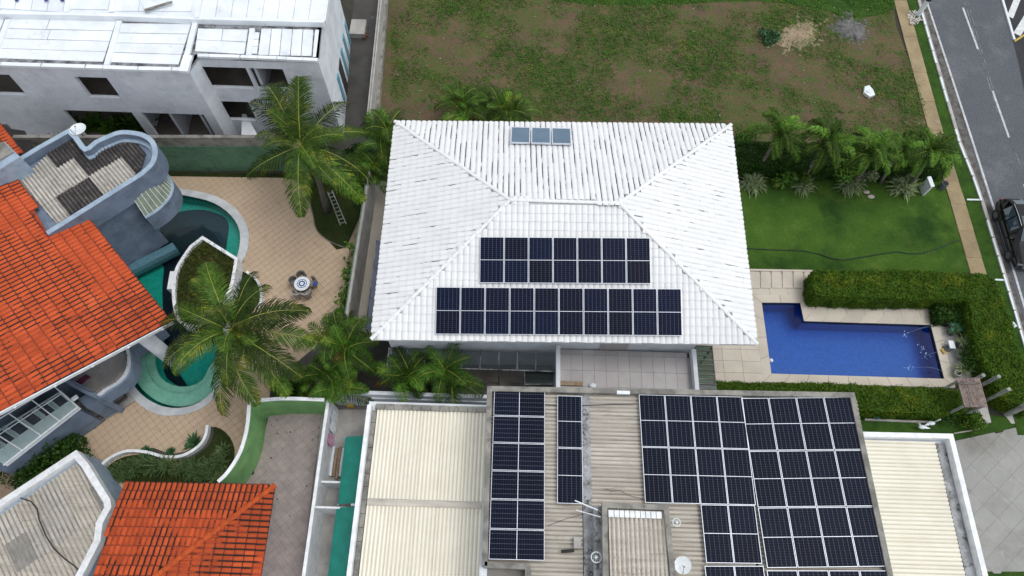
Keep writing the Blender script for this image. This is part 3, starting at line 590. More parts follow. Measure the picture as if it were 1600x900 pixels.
# pink grey paved yard between the green wall and the service yard
PY=sheet('paved_yard',[(400,638),(520,628),(500,800),(470,960),(140,960),(140,900),(345,752),(378,720)],-.010,'interior')
paving(PY,[tuple(p) for p in xy([(410,643),(504,640),(488,760),(468,940),(200,940),(345,752),(380,745),(398,700)])],R(45),.33,.33,.008,.010,.015,'pinkpave','paver')
sheet('mossy_edge',[(412,640),(506,637),(506,645),(420,648),(408,700),(385,740),(372,752),(360,756),(395,700)],.018,'verge',0)
# white house plot: side path, back yard
sheet('side_path',[(575,283),(640,283),(640,560),(520,560),(545,500)],-.006,'conc')
sheet('side_grass',[(570,284),(583,284),(556,500),(546,530),(535,530)],.0,'darklawn')
struct(B().prism([tuple(p) for p in xy([(584,283),(612,283),(600,520),(558,520),(562,470)])],-.02,.03).obj('side_paving','deck'))
sheet('back_yard',[(520,545),(900,545),(900,640),(500,640)],.012,'conc_dark')
YP=sheet('back_paving',[(600,576),(880,576),(880,599),(600,598)],.024,'conc_dark')
paving(YP,[tuple(p) for p in xy([(598,575),(875,577),(875,598),(598,597)])],R(1),.9,.7,.012,.05,.03,'interior','paving_slab')
tag(B().box(P(730,588,.07)+Vector((0,0,0)),(.30,.30,.05)).obj('drain_cover','dark'),'square black drain cover in the brown back yard paving','drain cover')
sheet('alley_floor',[(515,240),(585,175),(600,60),(606,-60),(560,-60),(540,120)],-.002,'mud')
sheet('far_left_yard',[(-80,120),(300,120),(600,215),(600,262),(150,262),(-80,262)],-.004,'mud')
sheet('rubble_ground',[(-20,165),(60,165),(75,215),(10,215)],.01,'sand')
# ------------------------------------------------------------------ boundary walls
# wall between the patio and the white house plot
a=P(577,268,2.15); c=P(541,497,2.15); wl=thing('boundary_wall','long narrow garden wall painted green on the patio side beside the white house','wall',(c.x,c.y,0))
B().wallseg(tuple(a.xy),tuple(c.xy),.16,0,2.15).obj('wall_body','conc_light',wl)
B().wallseg(tuple(a.xy),tuple(c.xy),.045,0,2.19,0,-4.6).obj('painted_face','greenwall_d',wl)
B().wallseg(tuple(a.xy),tuple(c.xy),.12,2.15,2.20).obj('coping','conc_light',wl)
# tall wall behind the patio
q0=P(20,213,3.2); q1=P(505,213,3.2); wl=thing('garden_wall','tall boundary wall painted dark green below with bare concrete top behind the patio','wall',(q1.x,q1.y,0))
B().wallseg(tuple(q0.xy),tuple(q1.xy),.2,0,3.2).obj('wall_body','conc',wl)
B().wallseg((q0.x,q0.y-.115),(q1.x,q1.y-.115),.03,0,2.42).obj('painted_face','greenwall_d',wl)
# lot wall with double kerb seen top centre-left
wl=thing('lot_wall','long pale concrete wall along the left edge of the vacant lot','wall',P(590,120,0))
B().wallseg(tuple(P(600,-60,1.6).xy),tuple(P(576,178,1.6).xy),.22,0,1.6).obj('wall_body','conc_light',wl)
B().wallseg(tuple(P(607,-60,.5).xy),tuple(P(588,178,.5).xy),.25,0,.5).obj('wall_footing','conc',wl)
B().wallseg(tuple(P(600,-60,1.6).xy),tuple(P(576,178,1.6).xy),.05,1.6,1.615).obj('joint_strip','conc_dark',wl)
# curved green wall and its straight part
zt=2.45; cv=smoothpoly([P(a,b_,zt).xy for a,b_ in ((341,753),(356,738),(374,710),(384,680),(388,655),(389,640),(391,632),(400,627),(415,625),(450,623),(507,625))],4,False)
wl=thing('curved_green_wall','bright green curved boundary wall with white coping beside the pink paved yard','wall',P(400,690,0))
B().band(cv,.14,0,zt).obj('wall_body','greenwall',wl); B().band(cv,.17,zt,zt+.05).obj('coping','coping',wl)
# ------------------------------------------------------------------ white house with hip roof
ZE=5.5; SL=.3205
EC=[P(580,530,ZE),P(1183,538,ZE),P(1142,195,ZE),P(617,190,ZE)]   # SW SE NE NW
R0=P(797,314,7.49); R1=P(968,316,7.66); zr=7.57; R0.z=R1.z=zr
wh=thing('white_house','white two-storey house with large white tiled hip roof in the centre','house',((EC[0]+EC[2])/2).xy.to_3d())
ins=.75; wc=[EC[0]+Vector((ins-.35,ins,0)),EC[1]+Vector((-ins-2.3,ins+.0,0)),EC[2]+Vector((-ins,-ins,0)),EC[3]+Vector((ins,-ins,0))]
wc[1]=Vector((P(1083,548,2.6).x,EC[1].y+ins,0)); 
wpoly=[(p.x,p.y) for p in wc]
B().prism(wpoly,0,ZE-.02).obj('wall','whitewall',wh)
B().prism([(EC[0].x+.1,EC[0].y+.1),(EC[1].x-.1,EC[1].y+.1),(EC[2].x-.1,EC[2].y-.1),(EC[3].x+.1,EC[3].y-.1)],ZE-.13,ZE-.05).obj('soffit','whitewall',wh)
def win(parent,p,q,z0,z1,out=.02,frame='white',pane='glass_grey',n=2,name='window'):
    """window in a wall running p->q (xy); left side of p->q is inside"""
    d=(Vector(q)-Vector(p)).normalized(); nn=Vector((d.y,-d.x)); t=.05
    f=B(); L=(Vector(q)-Vector(p)).length
    o=Vector(p)+nn*out
    def seg(u0,u1,a,b_,th=.06): 
        s=o+d*u0; e=o+d*u1; f.wallseg(tuple(s),tuple(e),th,a,b_)
    seg(0,L,z0,z0+t,.10); seg(0,L,z1-t,z1)
    seg(0,t,z0+t,z1-t); seg(L-t,L,z0+t,z1-t)
    for k in range(1,n): seg(L*k/n-t/2,L*k/n+t/2,z0+t,z1-t)
    fo=f.obj(name,frame,parent)
    for k in range(n):
        s=o+d*(L*k/n+t*.6); e=o+d*(L*(k+1)/n-t*.6); pb=B().wallseg(tuple(s),tuple(e),.02,z0+t*.8,z1-t*.8); pb.obj('pane',pane,fo)
    return fo
K['darkglass']=mat('dark_window',(.03,.035,.04),(.05,.055,.06),2,.15,fine=.02)
yS=EC[0].y+ins; fS=lambda x: wpoly[0][1]+(wpoly[1][1]-wpoly[0][1])*(x-wpoly[0][0])/(wpoly[1][0]-wpoly[0][0])
def wx(px,py=548,z=4.2): return P(px,py,z).x
for x0,x1,n in ((600,629,1),(645,681,2),(992,1037,1),(1040,1082,1)):
    a=wx(x0);c=wx(x1); win(wh,(a,fS(a)),(c,fS(c)),3.75,4.75,.03,'white','darkglass',n)
a=wx(943);c=wx(988); B().wallseg((a,fS(a)-.03),(c,fS(c)-.03),.05,2.6,5.3).obj('grey_wall_panel','terrace',wh)
# roof faces
def face(name,o,e1,apex,mats,poly3):
    xd=(e1-o); up=apex-o; M=plane_frame(o,xd,up); Mi=M.inverted(); poly=[((Mi@p).x,(Mi@p).y) for p in poly3]
    r=B().slab3([p-Vector((0,0,.03)) for p in poly3],.05).obj(name,'white_valley',wh)
    return r,M,poly
faces=[('roof_face',EC[0],EC[1],R0,'white_valley',[EC[0],EC[1],R1,R0],120),('roof_face',EC[1],EC[2],R1,'white_valley_side',[EC[1],EC[2],R1],70),
 ('roof_face',EC[2],EC[3],R1,'white_valley_worn',[EC[2],EC[3],R0,R1],60),('roof_face',EC[3],EC[0],R0,'white_valley_side',[EC[3],EC[0],R0],50)]
SOUTH=None
for nm,o,e1,ap,vk,p3,mx in faces:
    r,M,poly=face(nm,o,e1,ap,None,p3)
    if SOUTH is None: SOUTH=(M,(o,e1))
    tiled_face(r,M,poly,.275,.40,['white_tile',vk],mx)
rp=B().slab3([p-Vector((0,0,.06)) for p in (EC[0],EC[1],R1,R0)],.02)
def ridge(parent,a,b_,mk,r=.09,step=.38,lift=.05,name='ridge_tile'):
    d=b_-a; n=max(1,round(d.length/step))
    for k in range(n):
        p=a+d*(k/n); q=a+d*((k+1.06)/n); u=Vector((0,0,1))
        x=d.normalized(); y=u.cross(x).normalized(); zz=x.cross(y); bb=B(); vs=[]
        for pt,rr,li in ((p,r*1.12,lift),(q,r*.95,lift-.015)):
            for j in range(6):
                an=math.pi*j/5; vs.append(pt+y*(rr*math.cos(an))+zz*(rr*.75*math.sin(an)+li-.02))
        bb.add(vs,[(j,j+1,6+j+1,6+j) for j in range(5)]+[tuple(range(6))[::-1]]); bb.obj(name,mk,parent)
rr_=B().tube([R0+Vector((0,0,-.02)),R1+Vector((0,0,-.02))],.04,6).obj('ridge','white_tile',wh)
for a,b_ in ((EC[0],R0),(EC[1],R1),(EC[2],R1),(EC[3],R0),(R0,R1)): ridge(rr_,a,b_,'white_tile')
# eave board
eb=B()
for i in range(4):
    a,c=EC[i],EC[(i+1)%4]; eb.wallseg((a.x,a.y),(c.x,c.y),.04,ZE-.16,ZE-.035,0,1)
eb.obj('fascia','white_tile',wh)
# terrace over the ground floor
tp=[tuple(p) for p in xy([(868,549),(1085,549),(1089,640),(865,640)],2.6)]; tx0=P(868,560,2.6).x; tx1=P(1084,560,2.6).x; ty1=fS(tx0); ty0=P(970,640,2.6).y
T=thing('roof_terrace','tiled grey balcony terrace with low white side walls below the white roof','terrace',(tx0,ty0,0))
B().prism([(tx0,ty0),(tx1,ty0),(tx1,ty1-.02),(tx0,ty1-.02)],0,2.56).obj('terrace_base','whitewall',T)
fl=B().prism([(tx0+.2,ty0+.2),(tx1-.2,ty0+.2),(tx1-.2,ty1-.03),(tx0+.2,ty1-.03)],2.56,2.58).obj('terrace_floor','joint',T)
paving(fl,[(tx0+.22,ty0+.22),(tx1-.22,ty0+.22),(tx1-.22,ty1-.04),(tx0+.22,ty1-.04)],0,.58,.82,.012,2.605,.03,'terrace','floor_tile')
for x in (tx0+.1,tx1-.1): B().box((x,(ty0+ty1)/2,2.85),(.2,ty1-ty0-.05,.58)).obj('side_parapet','whitewall',T)
tag(B().box(P(885,599,2.7)+Vector((.25,0,0)),(1.1,.22,.12)).obj('bench_slab','tan'),'long pale board lying along the lower left edge of the terrace','board')
p=P(926,603,2.65); tag(B().ball((p.x,p.y,2.72),.18,10,0,(1,.7,.6)).box((p.x,p.y,2.63),(.3,.2,.06)).obj('white_basin','white'),'small white object resting at the bottom edge of the terrace','basin')
# glass stair canopy
x0=P(1087,560,2.6).x; x1=P(1115,560,2.6).x; y1=P(1100,541,2.6).y; y0=P(1100,608,2.6).y
G=thing('glass_canopy','narrow green glass canopy with dark crossbars beside the terrace','canopy',(x0,y0,0)); n=9
for k in range(n+1):
    y=y0+(y1-y0)*k/n; B().box(((x0+x1)/2,y,2.63),(x1-x0,.05,.07)).obj('crossbar','conc_dark',G)
    if k<n: B().box(((x0+x1)/2,y+(y1-y0)/n/2,2.60),(x1-x0-.06,(y1-y0)/n-.04,.012)).obj('glass_pane','glass_green',G)
for x in (x0+.02,x1-.02): B().box((x,(y0+y1)/2,2.56),(.05,y1-y0,.09)).obj('side_rail','conc_dark',G)
for x in (x0+.05,x1-.05):
    for y in (y0+.1,y1-.1): B().box((x,y,1.28),(.06,.06,2.5)).obj('post','conc_dark',G)
# smoked glass canopy along the back
x0=P(606,563,2.5).x; x1=P(866,563,2.5).x; y1=fS(x0)-.01; y0=P(700,575,2.5).y
G=thing('glass_canopy','long smoked glass canopy of square panes along the back wall of the white house','canopy',(x0,y0,0)); n=9
for k in range(n+1):
    x=x0+(x1-x0)*k/n; B().box((x,(y0+y1)/2,2.53),(.05,y1-y0,.06)).obj('crossbar','joint',G)
    if k<n: B().box((x+(x1-x0)/n/2,(y0+y1)/2,2.50),((x1-x0)/n-.06,y1-y0-.05,.012)).obj('glass_pane','glass_grey',G)
B().box(((x0+x1)/2,y0,2.45),(x1-x0+.05,.05,.1)).obj('side_rail','joint',G)
for k in range(0,n+1,3): B().box((x0+(x1-x0)*k/n,y0+.04,1.2),(.07,.07,2.4)).obj('post','joint',G)
G=thing('glass_canopy','small pale green glass canopy at the left foot of the roof terrace','canopy',P(843,590,0)); t4=[P(a,c,2.3) for a,c in ((820,578),(864,578),(864,600),(820,600))]
B().slab3(t4,.015).obj('glass_pane','glass_green',G)
for i in range(4): B().tube([t4[i]-Vector((0,0,.03)),t4[(i+1)%4]-Vector((0,0,.03))],.03,5).obj('frame_bar','joint',G)
for p in t4: B().tube([(p.x,p.y,0),(p.x,p.y,2.26)],.03,5).obj('post','joint',G)
# blue grey canopy along the left side
p0=P(584,375,2.4); p1=P(571,516,2.4); xr=EC[0].x+ins-.2; G=thing('side_canopy','blue-grey panel canopy along the left side of the white house','canopy',(p1.x,p1.y,0)); n=6
K['bluepanel']=mat('blue_grey_panel',(.11,.13,.18),(.09,.11,.15),2,.35)
ya,yb=p1.y,p0.y+.0
for k in range(n):
    t0=ya+(yb-ya)*k/n; t1=ya+(yb-ya)*(k+1)/n
    B().prism([(p1.x,t0+.02),(xr,t0+.02),(xr,t1-.02),(p1.x,t1-.02)],2.36,2.40).obj('canopy_panel','bluepanel',G)
B().box((p1.x,(ya+yb)/2,2.36),(.05,yb-ya,.1)).obj('side_rail','joint',G)
for k in range(4): B().box((p1.x+.04,ya+.05+(yb-ya-.1)*k/3,1.15),(.06,.06,2.3)).obj('post','joint',G)
# ------------------------------------------------------------------ solar panels
def solar(M,w,h,label,group,half='x',land=False,cellk='cell'):
    """M: frame at lower-left corner; thing with frame and two cell fields"""
    key=('pn',round(w,3),round(h,3),land,cellk)
    if key not in MC:
        t=.019; f=B(); z0,z1=0,.04
        for (a,b_,c,d) in ((0,0,w,t),(0,h-t,w,h),(0,t,t,h-t),(w-t,t,w,h-t)): f.prism([(a,b_),(c,b_),(c,d),(a,d)],z0,z1)
        if land: f.prism([(w/2-.012,t),(w/2+.012,t),(w/2+.012,h-t),(w/2-.012,h-t)],z0,.037); cw,ch=w/2-t-.012,h-2*t
        else: f.prism([(t,h/2-.010),(w-t,h/2-.010),(w-t,h/2+.010),(t,h/2+.010)],z0,.035); cw,ch=w-2*t,h/2-t-.010
        c=B().prism([(0,0),(cw,0),(cw,ch),(0,ch)],.01,.033)
        MC[key]=(f.mesh('panel_frame','frame'),c.mesh('cell_field',cellk if not land else 'cell_l'),cw,ch,t)
    fm,cm,cw,ch,t=MC[key]
    o=thing('solar_module',label,'solar panel',tuple(M.translation),group)
    R_=M.to_3x3().to_4x4(); o.matrix_world=M; BASE[o.name]=Vector((0,0,0))
    for nm,me,l in (('panel_frame',fm,(0,0,0)),('cell_field',cm,(t,t,0)),('cell_field',cm,(w/2+.012,t,0) if land else (t,h/2+.010,0))):
        x=bpy.data.objects.new(nm,me); COL.objects.link(x); x.parent=o; x.location=l
    return o
MC={}
def array(c4,cols,rows,labf,group,gap=.02,land=False,cellk='cell',skip=(),lift=.0):
    """c4 world corners TL TR BR BL"""
    TL,TR,BR,BL=c4; x=((TR-TL)+(BR-BL))/2; y=((TL-BL)+(TR-BR))/2; w=x.length/cols; h=y.length/rows
    M=plane_frame(BL,x,y); out=[]
    for r in range(rows):
        for c in range(cols):
            if (r,c) in skip: continue
            T=M@Matrix.Translation((c*w+gap/2,(rows-1-r)*h+gap/2,lift)); out.append(solar(T,w-gap,h-gap,labf(r,c),group,land=land,cellk=cellk))
    b=B()
    return out
nS=(EC[1]-EC[0]).cross(R0-EC[0]).normalized(); oS=EC[0]+nS*.16
q=lambda l:[PP(a,b_,oS,nS) for a,b_ in l]
up=q([(750,370),(1016,371.5),(1017,444),(749,442.5)]); lo=q([(681,448),(1064,451),(1066,525),(680,522.5)])
array(up,7,1,lambda r,c:f'{ORD[c]} solar panel from the left in the upper row on the white hip roof','solar panels on the white hip roof',.03,cellk='cell_b')
array(lo,10,1,lambda r,c:f'{ORD[c]} solar panel from the left in the lower row on the white hip roof','solar panels on the white hip roof',.03,cellk='cell_b')
nN=(EC[3]-EC[2]).cross(R1-EC[2]).normalized(); oN=EC[2]+nN*.14
b=[PP(a,c,oN,nN) for a,c in ((799,200),(892,203),(894,227),(797,224.5))]
xd=(b[1]-b[0]); M=plane_frame(b[3],b[2]-b[3],b[0]-b[3]); wN=((b[2]-b[3]).length)/3; hN=(b[0]-b[3]).length
for k in range(3):
    T=M@Matrix.Translation((k*wN+.015,0,0)); f=B(); w_=wN-.05
    for (x0,y0,x1,y1) in ((0,0,w_,.05),(0,hN-.05,w_,hN),(0,.05,.05,hN-.05),(w_-.05,.05,w_,hN-.05)): f.prism([(x0,y0),(x1,y0),(x1,y1),(x0,y1)],0,.08)
    o=thing('solar_water_heater',['left','middle','right'][k]+' one of three grey-blue solar water heaters on the far slope of the white roof','solar heater',(0,0,0),'solar water heaters on the far slope'); o.matrix_world=T; BASE[o.name]=Vector((0,0,0))
    for nm,me in (('heater_frame',f.mesh('heater_frame','frame')),('heater_glass',B().prism([(.05,.05),(w_-.05,.05),(w_-.05,hN-.05),(.05,hN-.05)],.02,.065).mesh('heater_glass','thermal'))):
        x=bpy.data.objects.new(nm,me); COL.objects.link(x); x.parent=o
# ------------------------------------------------------------------ neighbour house with fibre cement roof and arrays
Z7=7.0
nb=thing('solar_building','flat-parapet building with tan corrugated roof covered in solar panels','building',(8,3,0))
o7=[P(a,c,Z7) for a,c in ((762,604),(1337,614),(1396,902),(1410,960),(745,960),(752,884))]
B().prism([(p.x,p.y) for p in (o7[0],o7[1],o7[3],o7[4])],0,6.55).obj('wall','whitewall',nb)
pt=.24
def seg2(px,t=.22,z0=6.5,z1=Z7,mk='conc',nm='parapet',side=0,par=nb):
    pts=[tuple(P(a,c,z1).xy) for a,c in px]; return B().band(pts,t,z0,z1).obj(nm,mk,par)
seg2([(757,884),(765,607),(1332,617),(1392,902),(1404,960)])
seg2([(826,960),(825,885),(757,882)])
# roof sheets, corrugation running across (east-west)
ang7=math.atan2(o7[1].y-o7[0].y,o7[1].x-o7[0].x)
def sheets(parent,x0,x1,y0,y1,z,mk,w=1.06,l=2.44,vertical=True,waves=6,name='roof_sheet',slope=0,seed=1,mks=None,rot=0,org=(0,0),skip=None):
    """lay corrugated sheets over a rectangle; vertical: corrugations run along y. rot about org"""
    r2=random.Random(seed); M0=Matrix.Translation((org[0],org[1],0))@Matrix.Rotation(rot,4,'Z'); Lx,Ly=x1-x0,y1-y0
    if vertical: nx=max(1,round(Lx/w)); ny=max(1,round(Ly/l)); sw,sl_=Lx/nx,Ly/ny
    else: ny=max(1,round(Ly/w)); nx=max(1,round(Lx/l)); sw,sl_=Ly/ny,Lx/nx
    mk_l=mks or [mk]; ms=[sheet_mesh('roof_sheet',sw+.03,sl_+.06,k,waves) for k in mk_l]; out=[]
    for i in range(nx):
        for j in range(ny):
            if skip and skip(i,j): continue
            me=ms[r2.randrange(len(ms))] if not callable(mk) else ms[mk(i,j)]
            zz=z+.012*((i if vertical else j)%2)+.014*((j if vertical else i)%2)+r2.uniform(0,.004)
            if vertical: M=Matrix.Translation((x0+i*sw,y0+j*sl_,zz+slope*j*sl_))
            else: M=Matrix.Translation((x0+i*sl_+sl_,y0+j*sw,zz+slope*i*sl_))@Matrix.Rotation(R(90),4,'Z')
            out.append(put(name,me,parent,M0@M))
    return out
zR=6.72
xL=P(765,700,zR).x+.1; xR=P(1340,640,zR).x; yT=P(900,612,zR).y-.06; yB=-1.2
rf=B().prism([(xL,yB),(P(1396,902,Z7).x-.15,yB),(o7[1].x-.15,yT),(xL,yT)],6.5,6.56).obj('roof_deck','conc_dark',nb)
xg=P(917,700,zR).x-.22
sheets(rf,xL,xg,P(800,884,zR).y-.1,yT,zR-.03,'fib_tan',1.06,2.44,False,seed=3)
sheets(rf,P(828,890,zR).x,xg,yB,P(800,884,zR).y-.1,zR-.03,'fib_tan',1.06,2.44,False,seed=4)
sheets(rf,xg+.42,P(1155,640,zR).x-.02,yB,yT,zR-.03,'fib_tan',1.06,2.44,False,seed=5)
sheets(rf,P(1160,640,zR).x+.1,P(1340,622,zR).x-.06,yB,yT,zR-.03,'fib_tan',1.06,2.44,False,seed=6)
# gutters between the slopes
K['gutter_m']=mat('stained_membrane_gutter',(.34,.35,.36),(.2,.2,.2),2,.7,layers=(((.04,.04,.04),3.5,.52,.62,.9),((.6,.62,.64),3,.6,.7,.6)))
B().box((xg+.21,(yT+yB)/2,6.66),(.36,yT-yB,.1)).obj('valley_gutter','gutter_m',nb)
B().box((P(1159,640,6.7).x+.04,(yT+yB)/2,6.66),(.16,yT-yB,.1)).obj('valley_gutter','gutter_m',nb)
ZP=6.86
pz=lambda l:[P(a,c,ZP+.04) for a,c in l]
array(pz([(766.5,609),(847,611),(850.5,876.5),(763,874.5)]),1,6,lambda r,c:f'{ORD[r]} landscape solar panel from the top in the leftmost array on the tan roof','solar panels in the leftmost array',.03,land=True)
array(pz([(868.5,617.5),(908,619),(911,788),(870,787)]),1,2,lambda r,c:['upper','lower'][r]+' solar panel in the narrow second array on the tan corrugated roof','solar panels in the narrow array',.03)
array(pz([(995,615),(1158,620),(1180,788),(1007.5,786)]),4,2,lambda r,c:f'{ORD[c]} panel from the left in the {["top","second"][r]} row of the third array','solar panels in the third array',.022)
array(pz([(1097,788),(1180,789.5),(1193,881),(1103,880)]),2,1,lambda r,c:['left','right'][c]+' panel of the pair hanging below the third solar array','solar panels in the third array',.022)
array(pz([(1103,884),(1193.5,884),(1207,974),(1110,974)]),2,1,lambda r,c:['left','right'][c]+' panel cut by the bottom edge below the third solar array','solar panels in the third array',.022)
array(pz([(1163,624),(1334,620.5),(1390,888),(1198,888)]),4,3,lambda r,c:f'{ORD[c]} panel from the left in the {["top","second","third"][r]} row of the rightmost array','solar panels in the rightmost array',.03)
array(pz([(1198.5,891),(1391,891),(1410,982),(1210,982)]),4,1,lambda r,c:f'{ORD[c]} panel from the left in the bottom cut-off row of the rightmost array','solar panels in the rightmost array',.03)
# tower block on the roof
tb=thing('roof_box','small raised box with corrugated top and concrete rim on the tan roof','roof box',P(1000,850,6.6))
zb=8.0; c4=[(943,785),(1044,789),(1062,960),(946,960)]; pp=[P(a,c,zb) for a,c in c4]
B().prism([(p.x,p.y) for p in pp],6.6,zb-.25).obj('box_wall','conc_light',tb)
B().band([tuple(p.xy) for p in X2([(947,960),(945,789),(1041,793),(1058,960)],zb)],.2,zb-.3,zb).obj('parapet','conc',tb)
xa=P(951,800,zb-.1).x; xb=P(1033,800,zb-.1).x; ya=P(990,797,zb-.1).y; me=sheet_mesh('roof_sheet',.885,3.2,'fib_tan',5)
for k in range(3): put('roof_sheet',me,tb,Matrix.Translation((xa+k*(xb-xa+.1)/3,ya-3.2,zb-.16+.01*(k%2))))
wb=B()
for k in range(10): x=xa+.1+(xb-xa-.2)*k/9; wb.prism([(x-.11,ya-.28),(x+.11,ya-.28),(x+.11,ya-.03),(x-.11,ya-.03)],zb-.16,zb-.08)
wb.obj('sealed_edge','coping',tb)
B().wallseg((P(935,790,7.4).x,P(935,790,7.4).y),(P(937,960,7.4).x,P(937,960,7.4).y),.35,6.6,7.35).obj('side_gutter','gutter_m',nb)
# antennas and dish
def dish(label,p,r,tilt,rz,mk='white',n=16,mesh=False):
    o=thing('satellite_dish',label,'satellite dish',tuple(p)); M=Matrix.Translation(p+Vector((0,0,.45)))@Matrix.Rotation(rz,4,'Z')@Matrix.Rotation(tilt,4,'X'); b=B(); vs=[];fs=[]
    for i in range(5):
        rr=r*i/4
        for j in range(n): a=2*math.pi*j/n; vs.append(M@Vector((rr*math.cos(a),rr*math.sin(a),.25*rr*rr/r)))
    for i in range(4): fs+=[(i*n+j,i*n+(j+1)%n,(i+1)*n+(j+1)%n,(i+1)*n+j) for j in range(n)]
    b.add(vs,fs); b.obj('reflector',mk,o,smooth=True)
    B().tube([p,p+Vector((0,0,.45))],.03).obj('mast','conc_dark',o)
    B().tube([M@Vector((0,-r,.2*r)),M@Vector((0,-.1*r,.75*r))],.012,5).tube([M@Vector((0,-.1*r,.72*r)),M@Vector((0,-.1*r,.9*r))],.035,6).obj('feed_arm','tan',o)
    return o
dish('oval white satellite dish on the tan roof right of the raised box',P(1062,884,6.75),.33,R(12),0)
def fan(label,p,r):
    o=thing('antenna_dish',label,'antenna',tuple(p)); z=p.z+.35; b=B()
    for k in range(24):
        a=2*math.pi*k/24;c=2*math.pi*(k+1)/24; b.tube([(p.x+r*math.cos(a),p.y+r*math.sin(a),z),(p.x+r*math.cos(c),p.y+r*math.sin(c),z)],.022,5,cap=False)
    b.obj('rim','white',o); s=B(); 
    for k in range(10):
        a=math.pi*k/5; s.tube([(p.x,p.y,z-.06),(p.x+r*math.cos(a),p.y+r*math.sin(a),z)],.006,4)
    s.obj('spokes','white',o); B().ball((p.x,p.y,z),.07,8).obj('hub','white',o); B().tube([p,(p.x,p.y,z)],.03,6).obj('mast','conc_dark',o)
fan('round white wire antenna at the left side of the raised roof box',P(930,872,7.3),.19)
fan('small round white antenna at the right side of the raised roof box',P(1054,818,6.9),.15)
o=thing('yagi_antenna','thin white rod antenna leaning over the small second solar array','antenna',tuple(P(936,800,7.35))); p=P(936,800,7.35); q_=P(898,782,8.1); c_=P(934,797,7.9)
B().tube([p,c_],.03,6).obj('mast','conc_dark',o); B().tube([c_,q_],.025,6).obj('boom','white',o); B().tube([c_+Vector((.1,-.25,0)),P(900,797,7.9)],.018,6).obj('rod','white',o); B().tube([c_+Vector((-.2,.1,0)),c_+Vector((.35,-.2,0))],.02,6).obj('crosspiece','conc_dark',o)
def cable(label,pts,r,mk,name='cable',cat='cable'):
    return tag(B().tube(pts,r,5).obj(name,mk),label,cat)
cable('black cable crossing the tan roof towards the third solar array',[P(a,c,6.9) for a,c in ((848,632),(870,633),(905,634),(925,633),(960,632),(994,631))],.02,'blackplastic')
cable('thin dark wire curving over the tan roof left of the antenna',[P(a,c,6.84) for a,c in ((856,822),(880,812),(905,805),(925,800))],.01,'blackplastic')
cable('thin wire looping on the tan roof above the raised box',[P(a,c,6.84) for a,c in ((945,763),(955,768),(968,766),(985,775),(1005,779))],.01,'blackplastic')
tag(B().box(P(924,612,6.98)+Vector((1.35,.0,0)),(.55,.14,.1)).obj('junction_box','white'),'white junction box on the parapet above the third solar array','junction box')
tag(B().box(P(902,848,6.9),(.28,.42,.12)).obj('vent_box','conc_light'),'small pale vent box on the tan roof left of the round antenna','vent')
tag(B().box(P(887,861,6.9),(.5,.12,.1),.1).obj('black_bracket','dark'),'short black bracket lying on the tan roof beside the vent box','bracket')
# cream roofs on the left
ZC=4.3
cb=thing('cream_roof_annex','annex with two cream corrugated roofs left of the solar building','building',(-4,3,0))
xl=P(573,700,ZC).x+.28; xr=o7[0].x-.02; yt=P(660,643,ZC).y; ym=P(660,781,ZC).y; 
B().prism([(xl-.45,-1.5),(xr,-1.5),(xr,yt+.45),(xl-.45,yt+.45)],0,4.12).obj('wall','whitewall',cb)
sheets(cb,xl,xr,ym,yt,ZC-.06,'cream',.98,4.6,True,6,seed=8,rot=0)
ym2=P(660,792,ZC).y; sheets(cb,xl,xr,-1.5,ym2,ZC-.10,'cream',.98,4.6,True,6,seed=9)
B().box(((xl+xr)/2,(ym+ym2)/2,4.2),(xr-xl,ym-ym2-.02,.14)).obj('cross_gutter','fib_tan',cb)
bk=B(); 
n=12
for k in range(n):
    x=xl-.1+(xr-xl)*k/n; B().box((x+(xr-xl)/n/2,yt+.17,4.22+.02*(k%2)),((xr-xl)/n-.02,.26,.2)).obj('concrete_block','conc',cb)
n=18
for k in range(n):
    y=-1.5+(yt+1.5)*k/n; B().box((xl-.13,y+(yt+1.5)/n/2,4.2+.015*(k%2)),(.2,(yt+1.5)/n-.02,.16)).obj('concrete_block','conc',cb)
a=P(577,632,4.6); c=P(541,930,4.6)
B().wallseg(tuple(a.xy),tuple(c.xy),.18,0,4.6).obj('parapet','coping',cb)
# green tarpaulin under the gap at bottom
tag(B().box(P(803,893,4.45),(1.0,.7,.08)).obj('green_tarp','awning'),'small strip of green tarpaulin at the bottom left of the solar building','tarpaulin')
# cream roof on the right
ZD=4.2
rb=thing('cream_roof_annex','annex with one cream corrugated roof and white parapet at the right','building',(17,4,0))
tl=P(1352,676,ZD+.35); tr=P(1489,678,ZD+.35); br=P(1552,930,ZD+.35); 
wd=B().prism([(12.5,-1.5),(br.x,-1.5),(tr.x,tr.y),(12.5,tl.y)],0,ZD-.12).obj('wall','whitewall',rb)
xR2=P(1465,690,ZD).x-.1; yt2=P(1400,690,ZD).y
sheets(rb,12.6,xR2,-1.5,yt2,ZD-.06,'cream',1.06,3.6,False,6,seed=11)
B().band([(12.6,tl.y-.1),(tr.x-.1,tr.y-.1),(br.x-.1,-1.5)],.22,ZD-.2,ZD+.35).obj('parapet','coping',rb)
B().box((xR2+.25,(yt2-1.5)/2,ZD-.09),(.42,yt2+1.5,.06)).obj('side_gutter','gutter_m',rb)
